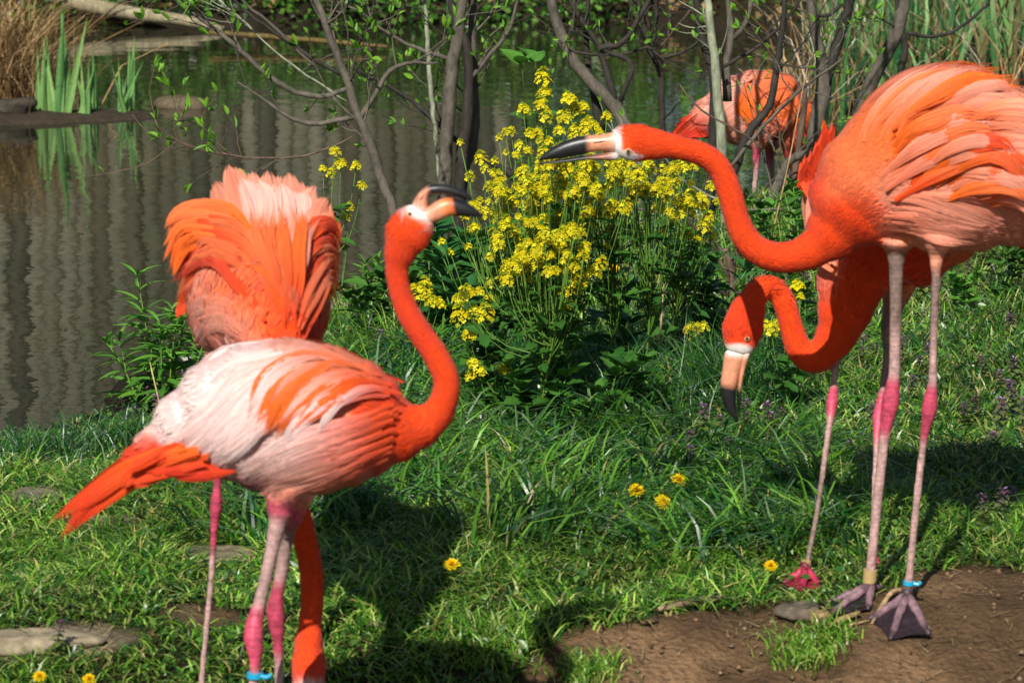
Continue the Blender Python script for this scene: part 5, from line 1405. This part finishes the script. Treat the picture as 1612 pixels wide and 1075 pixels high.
TAN = [hx('a88a5c') * .8, hx('c2a878') * .8, hx('8a6d45') * .8, hx('6a4f30') * .8]
n = 1500
c_ = P(15, 150, 15.3); pts = np.stack([c_.x + rng.normal(-.05, .13, n), c_.y + rng.normal(0, .25, n), np.full(n, WATER)], 1)
blades('dry_sedge', pts, rng.uniform(.25, .75, n), rng.uniform(.0015, .0035, n), .75, pickc(TAN, n), 'dry', 'mound of dry tan sedge arching over the pond edge', 'sedge', base=(c_.x, c_.y, WATER))
# reed bed on the far side, right
def land_pts(n, ua, ub, va, vb, far=30):
    out = []
    for _ in range(n * 3):
        p = PZ(random.uniform(ua, ub), random.uniform(va, vb), WATER + .03)
        out.append((p.x, p.y))
        if len(out) == n: break
    a = np.array(out); return np.stack([a[:, 0], a[:, 1], np.maximum(h(a[:, 0], a[:, 1]), WATER)], 1)
random.seed(9)
pts = land_pts(1500, 1285, 1720, -20, 190)
n = len(pts)
blades('reed_bed', pts, rng.uniform(.25, .6, n), rng.uniform(.008, .015, n), .25, pickc([hx('5a9a54') * .78, hx('74aa60') * .78, hx('2f683c') * .7, hx('86a866') * .7, hx('a89a6c') * .65], n, .55, 1.25), 'grass', 'bed of upright green reeds behind the large flamingo', 'reeds', base=(2, 14, WATER))
pts = land_pts(700, 1230, 1720, 20, 240); n = len(pts)
blades('dead_stalks', pts, rng.uniform(.3, .8, n), rng.uniform(.002, .004, n), .9, pickc(TAN + [hx('b9ad98') * .8], n), 'dry', 'dead brown stalks leaning through the reed bed', 'stalks', base=(2, 13, WATER))
# ------------------------------------------------------------------ lawn and bank grass
GR = [hx('5c9428') * .78, hx('76aa34') * .78, hx('3f7422') * .7, hx('8cb840') * .8, hx('b2c466') * .8]
GRD = [hx('2b6528') * .66, hx('3a7a30') * .66, hx('569038') * .66, hx('265634') * .66, hx('7fa070') * .6]
STRAW = hx('b8a868') * .8
def scatter(n, ya, yb, pad=.25):
    y = ya + (yb - ya) * rng.random(n)
    half = (W0 / 2 / FPX) * y * 1.03 + pad
    x = rng.uniform(-1, 1, n) * half
    return x, y
FEET = [(p.x, p.y - .02, r_) for p, r_ in ((G(1264, 925), .06), (G(1005, 815), .035), (G(1068, 800), .035), (G(1045, 832), .035), (G(1213, 925), .03))]
def lawn(name, label, n, ya, yb, hfn, wid, lean, cols, keep=None, straw=.04, dirty=.45, clump=0.0):
    x, y = scatter(n, ya, yb)
    if clump:
        nc = max(1, n // 55)
        cx, cy = scatter(nc, ya, yb); ci = rng.integers(0, nc, n)
        x = cx[ci] + rng.normal(0, clump, n); y = cy[ci] + rng.normal(0, clump, n)
    k_ = (dirt(x, y) + rng.normal(0, .12, n) < dirty) & (pond_sd(x, y) > .015)
    if keep is not None: k_ &= keep(x, y)
    x, y = x[k_], y[k_]; m = len(x)
    z = h(x, y)
    hg = hfn(x, y) * rng.uniform(.55, 1.25, m)
    for fx, fy, fr in FEET: hg = hg * (1 - .68 * np.exp(-((x - fx) ** 2 + (y - fy) ** 2) / fr ** 2))
    hg = hg * (1 - .5 * sstep(-.5, -.75, x) * sstep(.5, .2, pond_sd(x, y)))
    K = pickc(cols, m, .75, 1.25)
    tone = (.72 + .5 * sstep(-1, 1, wob(x, y, 1.9)))[:, None]
    K = K * tone
    s_ = rng.random(m) < straw
    K[s_] = STRAW * rng.uniform(.6, 1.1, s_.sum())[:, None]
    dr = None
    if clump: dr = np.arctan2(wob(x, y, 1.1), wob(y + 3, x, 1.3)) + rng.normal(0, 1.0, m)
    blades(name, np.stack([x, y, z - .004], 1), hg, np.full(m, wid) * rng.uniform(.7, 1.3, m), lean, K, 'grass', label, 'grass', dirn=dr, base=(0, (ya + yb) / 2, 0))
lawn('lawn_grass', 'short trampled lawn in front of the cress bed', 66000, 4.25, 6.15, lambda x, y: .034 + .03 * sstep(5.1, 5.9, y) + .03 * sstep(-.2, 1, wob(x, y, 2.2)), .0020, 1.3, GR + GRD[:1])
lawn('meadow_grass', 'longer green grass on the bank around the flowers', 52000, 5.7, 7.6, lambda x, y: .055 + .03 * sstep(0, 1, wob(x, y, 1.7)) - .03 * sstep(-.35, -.7, x), .0027, 1.2, GR + GRD, straw=.05)
lawn('rank_grass', 'rank dark grass sweeping over in broad blades below the cress', 22000, 5.45, 7.4, lambda x, y: .12 + .05 * sstep(0, 1, wob(x, y, 2.4)), .0030, 1.35, GRD + GR[:2], keep=lambda x, y: (x < .62) & (x > -.5 + .12 * wob(x, y, 2)), straw=.01, clump=.05)
lawn('bank_grass', 'green grass and weeds running down to the pond', 42000, 7.3, 11.6, lambda x, y: .06 + .05 * sstep(0, 1, wob(x, y, 1.3)) - .05 * sstep(-.5, -.8, x), .0024, .9, GR + GRD, straw=.05)
lawn('sward_grass', 'sunlit sward behind the large flamingo', 26000, 5.5, 9.4, lambda x, y: .045 + .02 * sstep(0, 1, wob(x, y, 2)), .0019, .7, GR, keep=lambda x, y: x > .45, straw=.09)
# tufts in the bare earth
def tuft(label, u, v, n, r, hh, cols=GR):
    c = G(u, v)
    x = c.x + rng.normal(0, r, n); y = c.y + rng.normal(0, r * 1.1, n)
    blades('grass_tuft', np.stack([x, y, h(x, y)], 1), hh * rng.uniform(.5, 1.2, n), np.full(n, .0015), .8, pickc(cols, n), 'grass', label, 'grass', base=tuple(c))
tuft('small green grass tuft growing in the bare earth by the webbed feet', 1262, 1030, 460, .026, .036)
tuft('thin grass sprigs beside the toes of the large flamingo', 1312, 1005, 160, .018, .035)
tuft('low grass tuft at the shadowed edge of the bare earth', 920, 1062, 360, .028, .034)
tuft('grass tuft at the corner where earth meets lawn', 770, 1010, 400, .04, .055)
tuft('long grass tuft at the water edge by the willowherb', 60, 730, 420, .07, .10, GRD)
tuft('long dark grass tuft on the bank before the willowherb', 190, 705, 420, .07, .10, GRD)
tuft('tall grass tuft beside the bent flamingo', 1130, 640, 380, .05, .22, GRD)
tuft('tall fine grass under the scattered cress heads', 1180, 640, 300, .05, .2, GRD)
tuft('tall shaded grass blades within the cress bed', 980, 660, 340, .08, .2, GRD)
tuft('bright grass tuft on the shore beyond the stretched neck', 1255, 385, 260, .07, .14, GR)
tuft('grassy tuft on the shore behind the lone cress stalk', 600, 560, 300, .06, .14, GR)
# ------------------------------------------------------------------ stones, sticks, crumbs of earth
def slab(label, u, v, wu, dv, col, seed, sz=.02, sink=.5):
    c = G(u, v); a = G(u + wu, v); b = G(u, v - dv)
    rock('stepping_stone', label, c, abs(a.x - c.x), abs(b.y - c.y), sz, col, seed, sink=sink)
slab('pale stepping stone set in the lawn with a purple nettle over it', 55, 1012, 105, 26, hx('a99b80') * .8, 1)
slab('brown worn stone sunk in the lawn behind the thin pink leg', 345, 880, 62, 13, hx('877a62') * .8, 2, .02, .38)
slab('dull flat stone in the grass under the orange tail', 165, 832, 62, 12, hx('7a6e5a') * .8, 3, .02, .38)
slab('dull flat stone nearest the water below the orange tail', 50, 792, 52, 13, hx('7e7362') * .8, 7, .02, .38)
rock('rock', 'white rock in the herbs under the fluffed flamingo', G(314, 582), .05, .045, .045, hx('a9a69a') * .85, 8)
rock('rock', 'tan rock on the shore behind the fluffed flamingo', G(535, 492), .04, .05, .03, hx('a39077') * .85, 9)
rock('rock', 'small grey rock in long grass at the waterside', G(108, 712), .035, .04, .025, hx('8b8474') * .85, 10)
def stick(label, pts, rads, colr, name='stick', cat='stick'):
    random.seed(len(label)); base = Vector(pts[0]); mb = MB()
    A2 = crom([(*p, r) for p, r in zip(pts, rads)], .008)
    mb.tube([a[:3] for a in A2], A2[:, 3], 9, np.array([np.asarray(colr) * random.uniform(.75, 1.25) for _ in A2]), wob=.12, flat=.75)
    mb.build(name, MAT['bark'], None, base, label=label, cat=cat)
stick('weathered grey driftwood stick lying where the lawn meets bare earth', [G(1036, 968, .01), G(1070, 963, .014), G(1110, 957, .014), G(1146, 950, .012)], [.006, .0095, .0095, .005], hx('7d6b54') * .8)
stick('short dark stick on the earth beside the driftwood', [G(1008, 985, .006), G(1022, 983, .006), G(1036, 981, .005)], [.004, .006, .003], hx('5a4835') * .8)
stick('bent root rising between the webbed feet', [G(1372, 985, .004), G(1388, 965, .012), G(1405, 948, .018), G(1425, 942, .014)], [.003, .005, .0055, .004], hx('9a8260') * .8, 'root', 'root')
stick('pale stick under the toes of the large flamingo', [G(1302, 990, .006), G(1330, 980, .008), G(1352, 970, .007)], [.005, .007, .005], hx('a88c62') * .8)
stick('thin straw twig pointing at the blue banded foot', [G(1312, 993, .004), G(1350, 985, .005), G(1395, 975, .006)], [.0022, .0022, .0015], hx('b59a6c') * .8)
stick('thin twig near the corner of the bare earth', [G(1590, 1072, .004), G(1615, 1050, .006)], [.003, .002], hx('6a5540') * .8)
stick('dry bent stalk standing by the willowherb', [G(262, 690), P(252, 640, 7.0), P(236, 570, 7.05)], [.003, .0028, .002], hx('b8a070') * .8, 'dry_stalk', 'stalk')
stick('tall dry stalk leaning behind the stretched neck', [P(1205, 410, 8.4), P(1225, 330, 8.4), P(1245, 240, 8.4), P(1262, 150, 8.4), P(1275, 90, 8.4)], [.0032, .003, .003, .0025, .0015], hx('a88a62') * .8, 'dry_stalk', 'stalk')
stick('snapped dry stem inside the cress bed', [G(1035, 600), P(1040, 520, 6.75), P(1045, 440, 6.8)], [.003, .003, .0028], hx('9a8468') * .8, 'dry_stalk', 'stalk')
rock('driftwood', 'flat mottled piece of driftwood beside the crimson foot', G(1258, 968), .036, .035, .016, hx('7d7060') * .7, 21, .4, 'wood', .1)
rock('driftwood', 'pale curved end of driftwood under the outer toes', G(1290, 975), .02, .016, .012, hx('b09468') * .75, 22, .2, 'wood', .1)
# crumbs and pebbles
n = 900
x = rng.uniform(-.05, 1.05, n); y = rng.uniform(4.6, 5.35, n); k_ = dirt(x, y) > .7; x, y = x[k_], y[k_]; n = len(x)
s = .0015 + .0055 * rng.random(n) ** 3
octv = np.array([[1, 0, 0], [0, 1, 0], [-1, 0, 0], [0, -1, 0], [0, 0, .8], [0, 0, -.6]]); octf = np.array([[0, 1, 4], [1, 2, 4], [2, 3, 4], [3, 0, 4], [1, 0, 5], [2, 1, 5], [3, 2, 5], [0, 3, 5]])
V = (octv[None] * rng.uniform(.6, 1.3, (n, 6, 1)) * s[:, None, None] + np.stack([x, y, h(x, y) + s * .4], 1)[:, None]).reshape(-1, 3)
F = (octf[None] + (np.arange(n) * 6)[:, None, None]).reshape(-1, 3)
K = np.repeat(pickc([hx('8a6f50') * .8, hx('96795a') * .8, hx('a08c70') * .7, hx('6a543c') * .8], n), 6, 0)
props(link('crumbs', mesh_np('crumbs', V, F, MAT['stone'], K)), 'crumbs of earth and pebbles on the bare ground', 'gravel', kind='stuff')

# low broad leaved weeds woven through the lawn
def weed_pts(n):
    x, y = scatter(n, 4.5, 9.0)
    k_ = (dirt(x, y) < .35) & (pond_sd(x, y) > .05) & (wob(x, y, 2.7) > -.05)
    x, y = x[k_], y[k_]
    return np.stack([x, y, h(x, y) + rng.uniform(.004, .045, len(x))], 1)
wp = weed_pts(9000)
V, F, K = leafcards(len(wp), lambda n: wp, .016, [hx('4f8030') * .7, hx('6f9640') * .7, hx('3a6a2c') * .7], .1)
props(link('clover', mesh_np('clover', V, F, MAT['grass'], K)), 'low clover and small weeds woven through the lawn', 'weeds', kind='stuff')

# dead thatch lying on lawn and earth
n = 5200
x, y = scatter(n, 4.5, 7.2); k_ = (pond_sd(x, y) > .05) & ((dirt(x, y) > .4) | (rng.random(n) < .5)); x, y = x[k_], y[k_]; n = len(x)
a = rng.uniform(0, 6.28, n); L = rng.uniform(.01, .045, n); wd = rng.uniform(.0005, .0013, n)
zz = h(x, y) + np.where(dirt(x, y) > .4, .004, rng.uniform(.004, .03, n)); dz = rng.normal(0, .15, n)
d = np.stack([np.cos(a), np.sin(a), dz], 1) * L[:, None]; s = np.stack([-np.sin(a), np.cos(a), 0 * a], 1) * wd[:, None]
c = np.stack([x, y, zz], 1)
V = np.stack([c - s, c + s, c + d + s * .4, c + d - s * .4], 1).reshape(-1, 3)
F = np.arange(n * 4).reshape(-1, 4)
props(link('thatch', mesh_np('thatch', V, F, MAT['dry'], np.repeat(pickc([hx('a8956a') * .7, hx('c2ae80') * .7, hx('7d6844') * .7], n), 4, 0))), 'scraps of dead grass lying on lawn and earth', 'thatch', kind='stuff')
